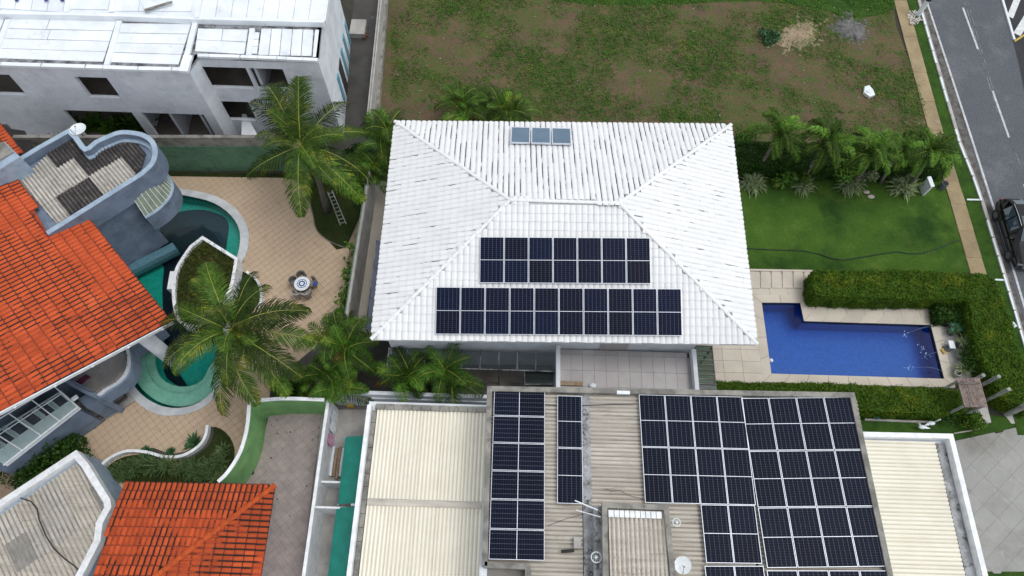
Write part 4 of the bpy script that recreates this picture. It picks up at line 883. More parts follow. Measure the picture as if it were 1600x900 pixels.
# service yard with partitions
sy=thing('service_yard_wall','white walled narrow service yard with cross partitions left of the cream roof','wall',(-9,3,0))
zw=2.1; wa=P(513,622,zw); wb_=P(470,930,zw); xr_=P(577,632,4.6).x-.1
B().wallseg(tuple(wa.xy),tuple(wb_.xy),.15,0,zw).obj('side_wall','coping',sy)
yb=P(600,614,zw).y
B().wallseg((wa.x-.05,yb),(P(765,617,zw).x,yb-.02),.18,0,zw).obj('end_wall','whitewall',sy)
ya_=P(700,624,1.6).y; B().wallseg((P(580,624,1.6).x,ya_),(P(765,626,1.6).x,ya_-.02),.15,0,1.6).obj('low_wall','whitewall',sy)
FL=sheet('service_yard_floor',[(505,620),(580,620),(560,960),(470,960)],-.004,'conc_light')
paving(FL,[tuple(p) for p in xy([(518,720),(572,720),(548,930),(488,930)])],R(0),.55,.75,.012,.01,.014,'pinkpave' if False else 'conc_light','floor_tile')
xw=lambda y:(wa.x+(wb_.x-wa.x)*(wa.y-y)/(wa.y-wb_.y))
for py,zz in ((753,1.5),(793,2.0)):
    y=P(520,py,zz).y; B().wallseg((xw(y),y),(P(549,py,zz).x,y),.09,0,zz).obj('partition','coping',sy)
y=P(570,789,2.1).y; B().wallseg((P(548,790,2.1).x,y-.0),(P(578,786,2.1).x,y+.1),.12,0,2.1).obj('partition','coping',sy)
def awning(label,px,z):
    o=thing('green_awning',label,'awning',tuple(P(*px[3],0)),'green awnings over the service yard'); t=[P(a,c,z) for a,c in px]; t[0].z+=0; n=8; b=B(); vs=[]
    for i in range(n+1):
        u=i/n; dz=-.25*(1-u)**3
        for p,q in ((t[3].lerp(t[2],u),0),(t[0].lerp(t[1],u),0)): vs.append((p.x,p.y,p.z+dz))
    b.add(vs,[(2*i,2*i+2,2*i+3,2*i+1) for i in range(n)]); b.add([(v[0],v[1],v[2]-.03) for v in vs],[(2*i+1,2*i+3,2*i+2,2*i) for i in range(n)]); b.obj('canopy_fabric','awning',o)
    for p in t: B().tube([(p.x,p.y,0),(p.x,p.y,z-.28)],.03,6).obj('post','white',o)
awning('upper of the two green awnings over the narrow service yard',[(538,681),(580,681),(563,786),(526,787)],2.15)
awning('lower of the two green awnings over the narrow service yard',[(524,792),(562,792),(546,930),(506,930)],2.15)
# laundry and stored things
for k,(px,mk,lab) in enumerate((((516,652),'paleblue','pale cloth highest on the white wall of the service yard'),((517,668),'white','white cloth hanging below the pale one in the service yard'),((513,688),'pink','pink cloth hanging on the service yard wall'))):
    p=P(*px,1.0); d=(wb_-wa).normalized(); n_=Vector((-d.y,d.x,0)); n_=n_ if n_.x>0 else -n_; x0=xw(p.y)+.1
    b=B(); vs=[]
    for i in range(5):
        for j in range(4): vs.append((x0+.04+.03*math.sin(i*2+j)+.04*j,p.y+.25-.13*i-.02*j,1.55-.2*j))
    b.add(vs,[(i*4+j,i*4+j+1,(i+1)*4+j+1,(i+1)*4+j) for i in range(4) for j in range(3)]); b.add([(v[0]-.02,v[1],v[2]) for v in vs],[(i*4+j,(i+1)*4+j,(i+1)*4+j+1,i*4+j+1) for i in range(4) for j in range(3)])
    tag(b.obj('hanging_cloth',mk),lab,'cloth')
for k in range(6):
    a=P(517+k*5,700+rnd.uniform(-3,3),.3); c=P(511+k*5,746+rnd.uniform(-3,2),.3)
    mk=['paleblue','white','tan','tan','white','tan'][k]
    tag(B().tube([a,a.lerp(c,.5)+Vector((0,0,.05)),c],.075,8).obj('rolled_bundle',mk),f'{ORD[k]} from the left of the long bundles stacked in the service yard','bundle','bundles in the service yard')
tag(B().box(P(548,633,.15),(.35,.22,.3)).obj('yellow_crate','yellow'),'small yellow crate against the end wall of the service yard','crate')
tag(B().box(P(395,737,.05),(.10,.26,.08),.1).obj('black_tray','dark'),'small black tray on the pink paved yard by the curved green wall','tray')
# ------------------------------------------------------------------ blue house with orange roof, left
D1=Vector((.7071,.7071,0)); D2=Vector((-.7071,.7071,0))    # across eave->outward is D1, along eave is D2
C0=P(268,503,5.0); SO=.285
bh=thing('blue_house','blue-grey curved house with orange tiled roof at the left','house',(C0.x-2,C0.y,0))
nO=Vector((SO*.7071,SO*.7071,1)).normalized()   # roof falls towards D1
def ro(px,py): return PP(px,py,C0,nO)
M=plane_frame(C0,D2,(-D1*1+Vector((0,0,SO))))
Mi=M.inverted()
# local x along D2 (up-left in the picture), y up the slope
def rl(px,py): p=Mi@ro(px,py); return (p.x,p.y)
e1=rl(150,345); t1=rl(125,352); t2=rl(79,368); t3=rl(20,262); s1=rl(-6,196); s2=rl(72,232)
# clockwise outline of the visible roof: eave corner, eave to tower, along the tower wall, far strip, off-frame
poly=[(0,0),(e1[0],0),rl(137,348),rl(75,366),rl(24,262),rl(-60,310),rl(-60,690),(0,rl(0,636)[1]+2.2)]
poly=[(0,-.02),(e1[0]+.05,-.02),(rl(138,346)),(rl(74,364)),(rl(12,256)),(rl(12,256)[0],13.5),(0,13.5)]
rf=B().slab3([M@Vector((x,y,-.03)) for x,y in poly],.06).obj('roof_face','orange_valley',bh)
LIFT=1.5; VF=.27
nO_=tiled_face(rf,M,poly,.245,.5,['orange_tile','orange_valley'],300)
# strip of roof beyond the tower at top left
poly2=[rl(0,196),rl(34,238),rl(34,250),(rl(12,256)[0]+.05,rl(12,256)[1]),(rl(12,256)[0]+.05,13.5),(rl(0,196)[0]+1.2,13.5),(rl(0,196)[0]+1.2,rl(0,196)[1])]
poly2=[(rl(12,256)[0]+.06,rl(12,256)[1]),rl(34,242),(rl(-10,180)[0],rl(-10,180)[1]),(rl(-10,180)[0],13.5),(rl(12,256)[0]+.06,13.5)]
rf2=B().slab3([M@Vector((x,y,-.03)) for x,y in poly2],.06).obj('roof_face','orange_valley',bh)
tiled_face(rf2,M,poly2,.245,.5,['orange_tile','orange_valley'],60)
# white verge board and gutter along the lower edge
a=M@Vector((0,-.05,.0)); c=M@Vector((0,13.4,.0)); gb=B(); dn=-D2
for off,th,up in ((.02,.05,.05),): 
    p=[a+dn*off,c+dn*off,c+dn*(off+th),a+dn*(off+th)]; gb.slab3([x+Vector((0,0,up)) for x in p],.2)
gb.obj('verge_board','white',bh)
for k in range(6): B().box(M@Vector((-.12,.5+k*1.6,-.03)),(.12,.05,.05),R(45)).obj('board_bracket','white',bh)
# body under the roof
fw=lambda u,v,z=0: C0-D1*u+D2*v+Vector((0,0,z-C0.z))
hb=[fw(.9,2.6),fw(.9,7.2),fw(13,7.2),fw(13,2.6)]
h_=[4.9+SO*u for u in (.9,.9,13,13)]
B().prism([(p.x,p.y) for p in hb],0,[4.85,4.85,7.9,7.9]).obj('house_wall','blue',bh)
# slanting white round column
a=P(276,567,0.05); tag(B().tube([Vector((a.x,a.y,0)),Vector((a.x,a.y,4.8))],.36,20).obj('round_column','whitewall',bh,smooth=True),'x','x')
o=bpy.data.objects['round_column']; del o['label']; del o['category']
# tower: rim outline at z 5.7
ZT=5.7
rim=[(78,362),(225,270)]
arc=smoothpoly([(222,272),(238,256),(243,238),(238,222),(224,212),(205,208),(186,208),(165,216),(150,223),(134,234),(120,217),(108,205)],3,False)
line=[(74,365)]+arc+[(60,232),(8,264)]
TB=thing('blue_tower','blue-grey tower with round end, parapet rim and corrugated roof rising over the garden pool','tower',P(200,330,0))
out=[P(a,c,ZT) for a,c in line]
def closedpoly(pts): return [tuple(p.xy) for p in pts]
tin=closedpoly(out)+[tuple(P(14,275,ZT).xy),tuple(P(58,330,ZT).xy)]
K0=P(262,376,0); K1=K0-D2*.0; B().prism([tuple(p.xy) for p in (K0+D2*.1,K0-D1*4+D2*.1,K0-D1*4+D2*3.2,K0+D2*3.2)],0,5.12).obj('tower_core','blue',TB)
B().wallseg(tuple(K0.xy),tuple((K0-D1*4.3).xy),.216,0,5.0,0,0).obj('straight_wall','blue',TB)
B().prism(tin,4.3,5.15).obj('tower_wall','blue',TB)
B().band(closedpoly(out),.22,4.35,ZT,0,0).obj('parapet','blue',TB)
B().band(closedpoly(out),.26,ZT,ZT+.05,0,0).obj('coping','blue_light',TB)
B().band(offs if False else closedpoly([p+(Vector((P(140,280,ZT).x,P(140,280,ZT).y,p.z))-p).normalized()*.22 for p in out[1:-2]]),.2,5.0,5.32).obj('inner_ledge','blue_light',TB)
# roof sheets, corrugations run down-right (perpendicular to the straight wall)
dk=[tuple(p.xy) for p in X2([(30,285),(105,212),(118,222),(134,246),(160,232),(190,222),(215,225),(228,240),(222,262),(205,280),(90,350)],5.25)]
org=P(30,285,5.25); rot=R(45)
# local frame: x along (D1) up-right of picture, y along D2
def loc(p): v=Vector((p[0],p[1],0))-Vector((org.x,org.y,0)); return (v.dot(D1),v.dot(D2))
pl=[loc(p) for p in dk]; xs=[p[0] for p in pl]; ysl=[p[1] for p in pl]
W_=.92; Ls=1.55; nx=math.ceil((max(xs)-min(xs))/W_); ny=math.ceil((max(ysl)-min(ysl))/Ls)
pattern={}
light=B()
r3=random.Random(5)
for i in range(nx):
    for j in range(ny):
        x0=min(xs)+i*W_; y0=min(ysl)+j*Ls
        cl=pl
        for ax,v,k in ((0,x0,True),(0,x0+W_+.02,False),(1,y0,True),(1,y0+Ls+.05,False)):
            if len(cl)>2: cl=clip(cl,ax,v,k)
        if len(cl)<3 or area(cl)<.03: continue
        # corrugated piece clipped: sample strips
        b=B(); n=30; zz=5.27+.018*((i+j)%2)
        for s_ in range(n):
            u0=x0+W_*s_/n; u1=x0+W_*(s_+1)/n; um=(u0+u1)/2; cy=[]
            for e in range(len(cl)):
                p_,q_=cl[e],cl[(e+1)%len(cl)]
                if (p_[0]<=um)!=(q_[0]<=um): cy.append(p_[1]+(q_[1]-p_[1])*(um-p_[0])/(q_[0]-p_[0]))
            if len(cy)<2: continue
            z0=zz+.045*math.cos(2*math.pi*5*s_/n); z1=zz+.045*math.cos(2*math.pi*5*(s_+1)/n)
            f=lambda u,v,z: (org.x+D1.x*u+D2.x*v,org.y+D1.y*u+D2.y*v,z)
            b.quad(f(u0,min(cy),z0),f(u1,min(cy),z1),f(u1,max(cy),z1),f(u0,max(cy),z0),1 if math.cos(2*math.pi*5*(s_+.5)/n)<-.6 else 0)
        if not b.v: continue
        m=sum(p[0] for p in cl)/len(cl),sum(p[1] for p in cl)/len(cl)
        wp=(org.x+D1.x*m[0]+D2.x*m[1],org.y+D1.y*m[0]+D2.y*m[1],5.27)
        # picture position decides pale or sooty sheet, as they lie in the photograph
        pattern[(i,j)]=1
        b.obj('roof_sheet',['fib_light','light_trough'] if (j==1 and i in(0,1,2)) or (j==0 and i==3) or (j==0 and i==4) or (j==2 and i<2) or (j==0 and i==0) else ['fib_dark','dark_trough'],TB)
# lower round balcony with glazed strip
ZL=3.6
lrim=smoothpoly([(227,340),(246,328),(262,312),(269,296),(266,281),(257,270),(247,262)],3,False)
LO=[P(a,c,ZL) for a,c in lrim]
lb=closedpoly(LO)+[tuple(P(228,285,ZL).xy),tuple(P(205,320,ZL).xy)]
B().prism(lb,2.45,3.3).obj('balcony_base','blue_dark',TB)
B().band(closedpoly(LO),.16,2.4,ZL).obj('balcony_wall','blue',TB)
B().band(closedpoly(LO),.2,ZL,ZL+.04).obj('balcony_coping','blue_light',TB)
K['greenglass2']=mat('pale_green_glazing',(.22,.26,.19),(.17,.21,.16),2,.25)
# sloping glazing between tower and balcony rim
inr=smoothpoly([(207,308),(225,300),(240,288),(246,275),(247,264),(245,256),(240,250)],3,False)
n=16
def along(L,t):
    k=t*(len(L)-1); i=min(int(k),len(L)-2); return L[i].lerp(L[i+1],k-i)
A_=[P(a,c,4.68) for a,c in inr]; G_=thing('glass_roof','curved strip of pale green glazing with thin white bars round the blue tower','glass roof',P(235,300,2.9))
for k in range(n):
    t0=k/n;t1=(k+.94)/n; q4=[along(A_,t0),along(A_,t1),along(LO,t1)-Vector((0,0,.1)),along(LO,t0)-Vector((0,0,.1))]
    c_=sum(q4,Vector())/4; q4=[p.lerp(c_,.03) for p in q4]
    B().slab3(q4,.02).obj('glass_pane','greenglass2',G_)
    B().tube([along(A_,t0)+Vector((0,0,.02)),along(LO,t0)+Vector((0,0,-.07))],.018,4).obj('glazing_bar','coping',G_)
# teal tiled strip at the foot of the tower wall
a=P(272,384,.25); c=P(200,420,.25); TS=tag(B().wallseg(tuple(a.xy),tuple((a+(c-a)*1.3).xy),.5,-.4,.25).obj('pool_step','tealtrim'),'straight teal tiled step at the foot of the blue tower in the garden pool','pool step')
# satellite dish behind the tower
dish('round white satellite dish behind the rim of the blue tower',P(130,212,5.2),.42,R(-5),R(0))
# chimney block at left
cbk=thing('roof_block','pale blue block with grimy grey top set in the orange roof at the left edge','roof block',P(10,240,5))
p4=[P(a,c,6.6) for a,c in ((-30,235),(6,220),(30,244),(2,262),(-30,280))]
B().prism([(p.x,p.y) for p in p4],5.0,6.55).obj('block_wall','blue_light',cbk); B().prism([tuple(p.xy) for p in X2([(-30,236),(6,222),(21,238),(-2,252),(-30,268)],6.6)],6.55,6.64).obj('block_top','conc',cbk)
# curved balcony at the front
ZF=3.0
fr=smoothpoly([(150,575),(196,545),(199,560),(196,578),(186,592),(168,604),(143,614),(118,600)],3,False)
FB=thing('front_balcony','curved white balcony with railing under the orange roof edge','balcony',P(170,600,0))
fo=[P(a,c,ZF) for a,c in ((193,540),(196,553),(196,568),(190,583),(178,595),(160,605),(143,613),(95,588))]
fo=[Vector((x,y,ZF)) for x,y in smoothpoly([tuple(p.xy) for p in fo],3,False)]
B().prism(closedpoly(fo)+[tuple(P(120,560,ZF).xy)],.6 if False else 1.9,2.25).obj('balcony_slab','blue',FB)
B().band(closedpoly(fo),.12,1.9,2.75).obj('balcony_wall','whitewall',FB)
B().band(closedpoly([p+(p-P(140,570,ZF)).normalized()*.1 for p in fo]),.14,1.7,2.6).obj('outer_wall','blue',FB)
for zz in (2.9,3.05): B().tube([Vector((p.x,p.y,zz)) for p in fo],.02,5).obj('rail','chrome',FB)
for k in range(0,len(fo),3): B().tube([Vector((fo[k].x,fo[k].y,2.7)),Vector((fo[k].x,fo[k].y,3.05))],.02,5).obj('rail_post','chrome',FB)
sl_=closedpoly([p.lerp(P(120,560,ZF),.12) for p in fo]); B().prism(sl_+[tuple(P(120,560,ZF).xy)],2.26,2.28).obj('balcony_floor','conc_light',FB)
tag(B().prism([tuple(p.xy) for p in X2([(118,597),(134,585),(140,588),(125,600)],2.4)],2.29,2.42).obj('magenta_towel','magenta'),'magenta towel lying on the floor of the curved balcony','towel')
# pillar under the balcony and wall running left
PL=thing('blue_pillar','broad blue-grey pillar below the curved balcony beside the patio','pillar',P(175,645,0))
pb=[P(a,c,0) for a,c in ((167,654),(188,640),(176,628),(155,641))]
B().prism([(p.x,p.y) for p in pb],0,2.0).obj('pillar_body','blue',PL)
w0=P(186,637,0); 
B().wallseg(tuple(P(100,592,3.0).xy),tuple(P(146,616,3.0).xy),.25,0,3.0).obj('side_wall','blue',PL)
a=P(130,640,0.0); c=P(20,715,0.0)
B().wallseg(tuple(P(126,640,2.0).xy),tuple(P(0,733,2.0).xy),.25,0,2.6).obj('house_side_wall','blue',PL)
# glazed bay: window wall behind a glass lean-to
GB=thing('glass_lean_to','glass lean-to with white frame over a row of windows beside the blue house','glass roof',P(60,680,0))
g=[P(84,603,3.3),P(121,636,2.95),P(5,727,2.95),P(-60,690,3.3)]
for k in range(4):
    t0=k/4;t1=(k+1)/4; a=g[0].lerp(g[3],t0);b_=g[0].lerp(g[3],t1);c=g[1].lerp(g[2],t1);d=g[1].lerp(g[2],t0)
    B().slab3([p.lerp((a+b_+c+d)/4,.01) for p in (a,d,c,b_)],.02).obj('glass_pane','glass',GB)
    B().tube([a,d],.03,5).obj('frame_bar','white',GB)
B().tube([g[1],g[2]],.035,5).obj('front_bar','white',GB); B().tube([g[0],g[3]],.03,5).obj('back_bar','white',GB); B().tube([g[0].lerp(g[1],.35),g[3].lerp(g[2],.35)],.02,5).obj('frame_bar','white',GB)
lo_=[p-Vector((0,0,.35)) for p in g]; fr_=lambda u,v:(lo_[0].lerp(lo_[1],v)).lerp(lo_[3].lerp(lo_[2],v),u)
B().slab3([fr_(0,.12),fr_(0,.97),fr_(1,.97),fr_(1,.12)],.06).obj('white_panel','white',GB)
for k in range(6):
    u0=.02+k*.165; u1=u0+.125; q4=[fr_(u0,.17)+Vector((0,0,.05)),fr_(u0,.58)+Vector((0,0,.05)),fr_(u1,.58)+Vector((0,0,.05)),fr_(u1,.17)+Vector((0,0,.05))]
    fo_=B()
    for i in range(4): fo_.tube([q4[i],q4[(i+1)%4]],.04,4)
    w1=fo_.obj('window','white',GB); B().slab3([p-Vector((0,0,.01)) for p in q4],.03).obj('pane','winpane',w1)
tag(B().box(P(117,622,3.1),(.28,.16,.12),R(45)).obj('wall_lamp','white'),'small white lamp box on the blue wall at the corner of the glass lean-to','lamp')
tag(B().prism([tuple(p.xy) for p in X2([(139,661),(156,647),(166,656),(148,671)])],.03,.06).obj('door_mat','mosaic'),'brown mosaic doormat on pale paving by the blue pillar','mat')
ld=thing('low_frame','pale slab with brown timber edge lying beyond the blue pillar','slab',P(182,620,0))
B().prism([tuple(p.xy) for p in X2([(166,617),(181,604),(194,618),(179,632)],.1)],0.02,.1).obj('slab','conc_light',ld)
for a,c in (((183,598),(197,620)),((197,620),(180,632))): B().wallseg(tuple(P(*a,.15).xy),tuple(P(*c,.15).xy),.12,.02,.16).obj('timber_edge','conc_dark',ld)
# raised planter in the pool
PZ=1.05
pr=smoothpoly([(298,385),(283,407),(275,423),(271,450),(273,480),(280,500),(293,508)],3,False)
prim=[(316,371)]+pr+[(309,492),(340,480),(358,455),(363,440),(369,404)]
pw=[tuple(P(a,c,PZ).xy) for a,c in prim]
pt_=thing('raised_planter','white walled raised planter full of wild grass standing in the garden pool','planter',P(320,430,-.5))
B().band(pw,.17,-.6,PZ,0,0,True).obj('planter_wall','coping',pt_)
B().prism(pw,-.6,PZ-.25).obj('planter_soil','darklawn',pt_)
bx=[tuple(p.xy) for p in X2([(266,424),(276,424),(274,452),(261,452)],PZ)]; B().prism(bx,-.5,PZ+.02).obj('planter_spout','coping',pt_)
tag(B().band([tuple(p.xy) for p in X2(smoothpoly([(385,424),(398,434),(406,448),(408,466),(404,480)],3,False),.35)],.13,-.02,.35).obj('planter_wall','coping'),'small low white curved wall right of the raised planter','garden wall')
sheet('planter_bed',[(370,420),(398,434),(406,448),(408,470),(385,500),(360,500)],.08,'darklawn')
# ------------------------------------------------------------------ bottom left annex with grey corrugated roof
Z3=2.3
ax=thing('parapet_annex','annex with worn white parapet and patched grey corrugated roof at the bottom left','building',P(60,860,0))
oz=[(-40,810),(0,781),(119,703),(136,722),(172,780),(174,792),(160,818),(157,845),(126,905)]
ozw=[tuple(P(a,c,Z3).xy) for a,c in oz]
B().prism(ozw+[tuple(P(130,960,Z3).xy),tuple(P(-40,960,Z3).xy)],0,1.85).obj('wall','blue_light',ax)
B().band(ozw,.30,1.8,Z3,0,-1).obj('parapet','coping',ax)
ar=[tuple(P(a,c,2.0).xy) for a,c in ((-30,826),(4,802),(118,724),(136,738),(164,785),(152,838),(128,905),(100,960),(-30,960))]
orgA=P(118,724,2.0)
def clipsheets(parent,poly,org,ang,W_,Ls,z,pick,amp=.035,waves=5,seed=1):
    ca,sa=math.cos(ang),math.sin(ang); pl=[((p[0]-org.x)*ca+(p[1]-org.y)*sa,-(p[0]-org.x)*sa+(p[1]-org.y)*ca) for p in poly]
    xs=[p[0] for p in pl]; ys_=[p[1] for p in pl]
    for i in range(math.floor(min(xs)/W_),math.ceil(max(xs)/W_)):
        for j in range(math.floor(min(ys_)/Ls),math.ceil(max(ys_)/Ls)):
            cl=pl; x0=i*W_; y0=j*Ls
            for a_,v,k in ((0,x0,True),(0,x0+W_+.02,False),(1,y0,True),(1,y0+Ls+.05,False)):
                if len(cl)>2: cl=clip(cl,a_,v,k)
            if len(cl)<3 or area(cl)<.03: continue
            b=B(); n=waves*6; zz=z+.02*((i+j)%2)+rnd.uniform(0,.008)
            for s_ in range(n):
                u0=x0+(W_+.03)*s_/n; u1=x0+(W_+.03)*(s_+1)/n; um=(u0+u1)/2; cy=[]
                for e in range(len(cl)):
                    p_,q_=cl[e],cl[(e+1)%len(cl)]
                    if (p_[0]<=um)!=(q_[0]<=um): cy.append(p_[1]+(q_[1]-p_[1])*(um-p_[0])/(q_[0]-p_[0]))
                if len(cy)<2: continue
                z0=zz+amp*math.cos(2*math.pi*waves*s_/n); z1=zz+amp*math.cos(2*math.pi*waves*(s_+1)/n); lo,hi=min(cy),max(cy)
                f=lambda u,v,zq:(org.x+ca*u-sa*v,org.y+sa*u+ca*v,zq)
                b.quad(f(u0,lo,z0+.01),f(u1,lo,z1+.01),f(u1,hi,z1-.01),f(u0,hi,z0-.01),1 if math.cos(2*math.pi*waves*(s_+.5)/n)<-.6 else 0)
            if b.v: k_=pick(i,j); b.obj('roof_sheet',[k_,TROUGH[k_]],parent,smooth=False)
pa=(P(0,784,Z3)-P(120,706,Z3)); clipsheets(ax,ar,orgA,math.atan2(-pa.y,-pa.x),1.0,1.5,1.96,lambda i,j:['fib_light','fib_tan','fib_mid','fib_light'][(i*7+j*5+i*j)%4])
cable('long black cable snaking down the grey corrugated annex roof',[P(a,c,2.1) for a,c in ((32,778),(48,783),(58,795),(61,812),(72,838),(84,857),(101,873),(116,884),(128,895),(140,915))],.03,'blackplastic')
# ------------------------------------------------------------------ bottom orange hip roof
ZO=2.6; E0=P(195,754,ZO); E1=P(430,758,ZO); E2=P(408,905,ZO)
oh=thing('orange_roof_house','small house with orange hip roof at the bottom left by the pink paved yard','house',((E0.x+E1.x)/2,E0.y-3,0))
sl2=.30; dEx=(E1-E0).normalized(); dEy=Vector((dEx.y,-dEx.x,0))   # dEy points down the picture (south)
wE=7.4
def hp(u,v): # u from E1 leftwards, v southwards
    return E1-dEx*u+dEy*v
h1=hp(0,0)
apex=hp(4.2,4.2)+Vector((0,0,4.2*sl2)); far=hp(9.5,4.2)+Vector((0,0,4.2*sl2))
L0=(E1-E0).length
# west verge line: picture (195,754)->(142,900)
sN=[E1,hp(L0,0),PP(142,905,E1,Vector((0,0,1)) if False else (dEy*-sl2+Vector((0,0,1))).normalized()),hp(4.6,4.2)+Vector((0,0,4.2*sl2))]
nN2=(-dEy*1.0*(-sl2)).normalized()
nrm=(Vector((0,0,1))-dEy*sl2).normalized()
v3=PP(138,920,E1,nrm); v4=PP(205,920,E1,nrm)
MN=plane_frame(E1,-dEx,dEy+Vector((0,0,sl2))); # x leftwards, y up slope -> z would point down; flip
MN=plane_frame(hp(0,0),Vector(-dEx),Vector(dEy)+Vector((0,0,sl2)))
if MN.col[2].z<0:
    MN=plane_frame(hp(L0,0),Vector(dEx),Vector(dEy)+Vector((0,0,sl2)))
if MN.col[2].z<0: # looking up-slope southwards, x must run westwards
    MN=plane_frame(hp(0,0),-Vector(dEx),Vector(dEy)+Vector((0,0,sl2)))
MNi=MN.inverted(); lc=lambda p:((MNi@p).x,(MNi@p).y)
pN=[lc(E1),lc(hp(L0,0)),lc(v3),lc(hp(5.6,5.6)+Vector((0,0,5.6*sl2)))]
r1=B().slab3([MN@Vector((x,y,-.03)) for x,y in pN],.06).obj('roof_face','orange_valley',oh)
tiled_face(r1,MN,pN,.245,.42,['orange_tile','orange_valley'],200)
ME=plane_frame(E1+dEy*8,Vector((-dEy)),-dEx+Vector((0,0,sl2))); MEi=ME.inverted(); le=lambda p:((MEi@p).x,(MEi@p).y)
pE=[le(E1),le(hp(5.6,5.6)+Vector((0,0,5.6*sl2))),le(hp(5.6,8)+Vector((0,0,5.6*sl2))),le(hp(0,8))]
r2_=B().slab3([ME@Vector((x,y,-.03)) for x,y in pE],.06).obj('roof_face','orange_valley',oh)
tiled_face(r2_,ME,pE,.245,.42,['orange_tile','orange_valley'],100)
ridge(r1,E1,hp(5.6,5.6)+Vector((0,0,5.6*sl2)),'orange_ridge',.12,.4)
B().prism([tuple(p.xy) for p in (hp(1.1,.7),hp(L0-.7,.7),hp(L0-.7,8),hp(1.1,8))],0,2.5).obj('wall','whitewall',oh)
# ------------------------------------------------------------------ unfinished white building
ZU=6.7
ub=thing('unfinished_building','unfinished white two-storey building with empty window openings at the top left','building',P(300,200,0))
A0=P(-120,97,ZU); A1=P(294,110,ZU); A2=P(308,89,ZU); A3=P(497,95,ZU)
def wallop(parent,p,q,z0,z1,t,ops,mk,name='wall'):
    """wall p->q with openings (u0,u1,za,zb), thickness inwards on the left of p->q"""
    d=(q-p).xy.normalized(); L=(q-p).xy.length; b=B(); us=sorted({0,L,*[x for o in ops for x in o[:2]]}); 
    for u0,u1 in zip(us,us[1:]):
        um=(u0+u1)/2; cuts=sorted([(o[2],o[3]) for o in ops if o[0]<um<o[1]]); z=z0
        for a,c in cuts+[(z1,z1)]:
            if a>z+1e-4: b.wallseg(tuple(p.xy+d*u0),tuple(p.xy+d*u1),t,z,a,0,1)
            z=c
    return b.obj(name,mk,parent)
def onwall(p,q,px,py):
    d=(q-p); d.z=0; d.normalize(); n=Vector((-d.y,d.x,0)); h=PP(px,py,p,n); return (h-p).xy.dot(d.xy),h.z
def op(p,q,tl,br,zb=None):
    u0,z1=onwall(p,q,*tl); u1,z0=onwall(p,q,*br); return (u0,u1,z0,z1)
def opq(p,q,tlx,tly,blx,bly,w):  # top-left, bottom-left pixel and width in metres
    u0,z1=onwall(p,q,tlx,tly); u1,z0=onwall(p,q,blx,bly); return (u0,u0+w,z0,z1)
u_=lambda p,q,x,y: onwall(p,q,x,y)[0]
w1=opq(A0,A1,116,120,140.5,152,u_(A0,A1,166,121)-u_(A0,A1,116,120))
w0=(w1[0]-5.2,w1[0]-3.55,w1[2],w1[3])
g1=opq(A0,A1,98,172,122,205,u_(A0,A1,205,175)-u_(A0,A1,98,172)); g2=opq(A0,A1,220,176,247,205,u_(A0,A1,318,179)-u_(A0,A1,220,176))
g1=(g1[0],g1[1],.5,g1[3]); g2=(g2[0],g2[1],.5,g2[3])
wallop(ub,A0,A1,0,ZU-.02,.2,[w0,w1,g1,g2],'raw')
m1=op(A2,A3,(311,104),(400,138)); dv=u_(A2,A3,384,105)-u_(A2,A3,311,104)
m1=(u_(A2,A3,311,104),u_(A2,A3,383,105),onwall(A2,A3,398,139)[1],onwall(A2,A3,311,104)[1]); m2=(u_(A2,A3,388,105),u_(A2,A3,441,107),m1[2],m1[3])
m3=(u_(A2,A3,342,158),u_(A2,A3,342,158)+1.7,onwall(A2,A3,358,187)[1],onwall(A2,A3,342,158)[1])
wallop(ub,A2,A3,0,ZU-.02,.2,[m1,m2,m3],'raw')
wallop(ub,A1+Vector((0,0,0)),A2,0,ZU-.02,.18,[],'raw')
A4=P(513,-70,ZU)
sw=lambda x,y:onwall(A3,A4,x,y)
wallop(ub,A3,A4,0,ZU-.02,.2,[],'raw')
# interior floors, back and cross walls
dS=(A3-A0); dS.z=0; dS.normalize(); nS_=Vector((-dS.y,dS.x,0))
ip=[A0+nS_*.2,A1+nS_*.2,A2+nS_*.3,A3+nS_*.2-dS*.2]
def inner(z0,z1,mk,name,back=4.5): B().prism([tuple((A0+nS_*.21).xy),tuple((A1+nS_*.21-dS*.2).xy),tuple((A2+nS_*.22).xy),tuple((A3+nS_*.21-dS*.21).xy),tuple((A3+nS_*back-dS*.21).xy),tuple((A0+nS_*back).xy)],z0,z1).obj(name,mk,ub)
inner(.02,.14,'interior','ground_floor_slab'); inner(3.3,3.45,'interior','upper_floor_slab')
B().wallseg(tuple((A0+nS_*4.6).xy),tuple((A3+nS_*4.6-dS*.21).xy),.15,0,ZU-.2).obj('inner_wall','interior',ub)
for px in (150,210,262,385.5):
    s=P(px,106.5 if px<300 else 91.5,ZU)
    B().wallseg(tuple((s+nS_*.4).xy),tuple((s+nS_*4.4).xy),.15,.14,ZU-.2).obj('inner_wall','raw',ub)
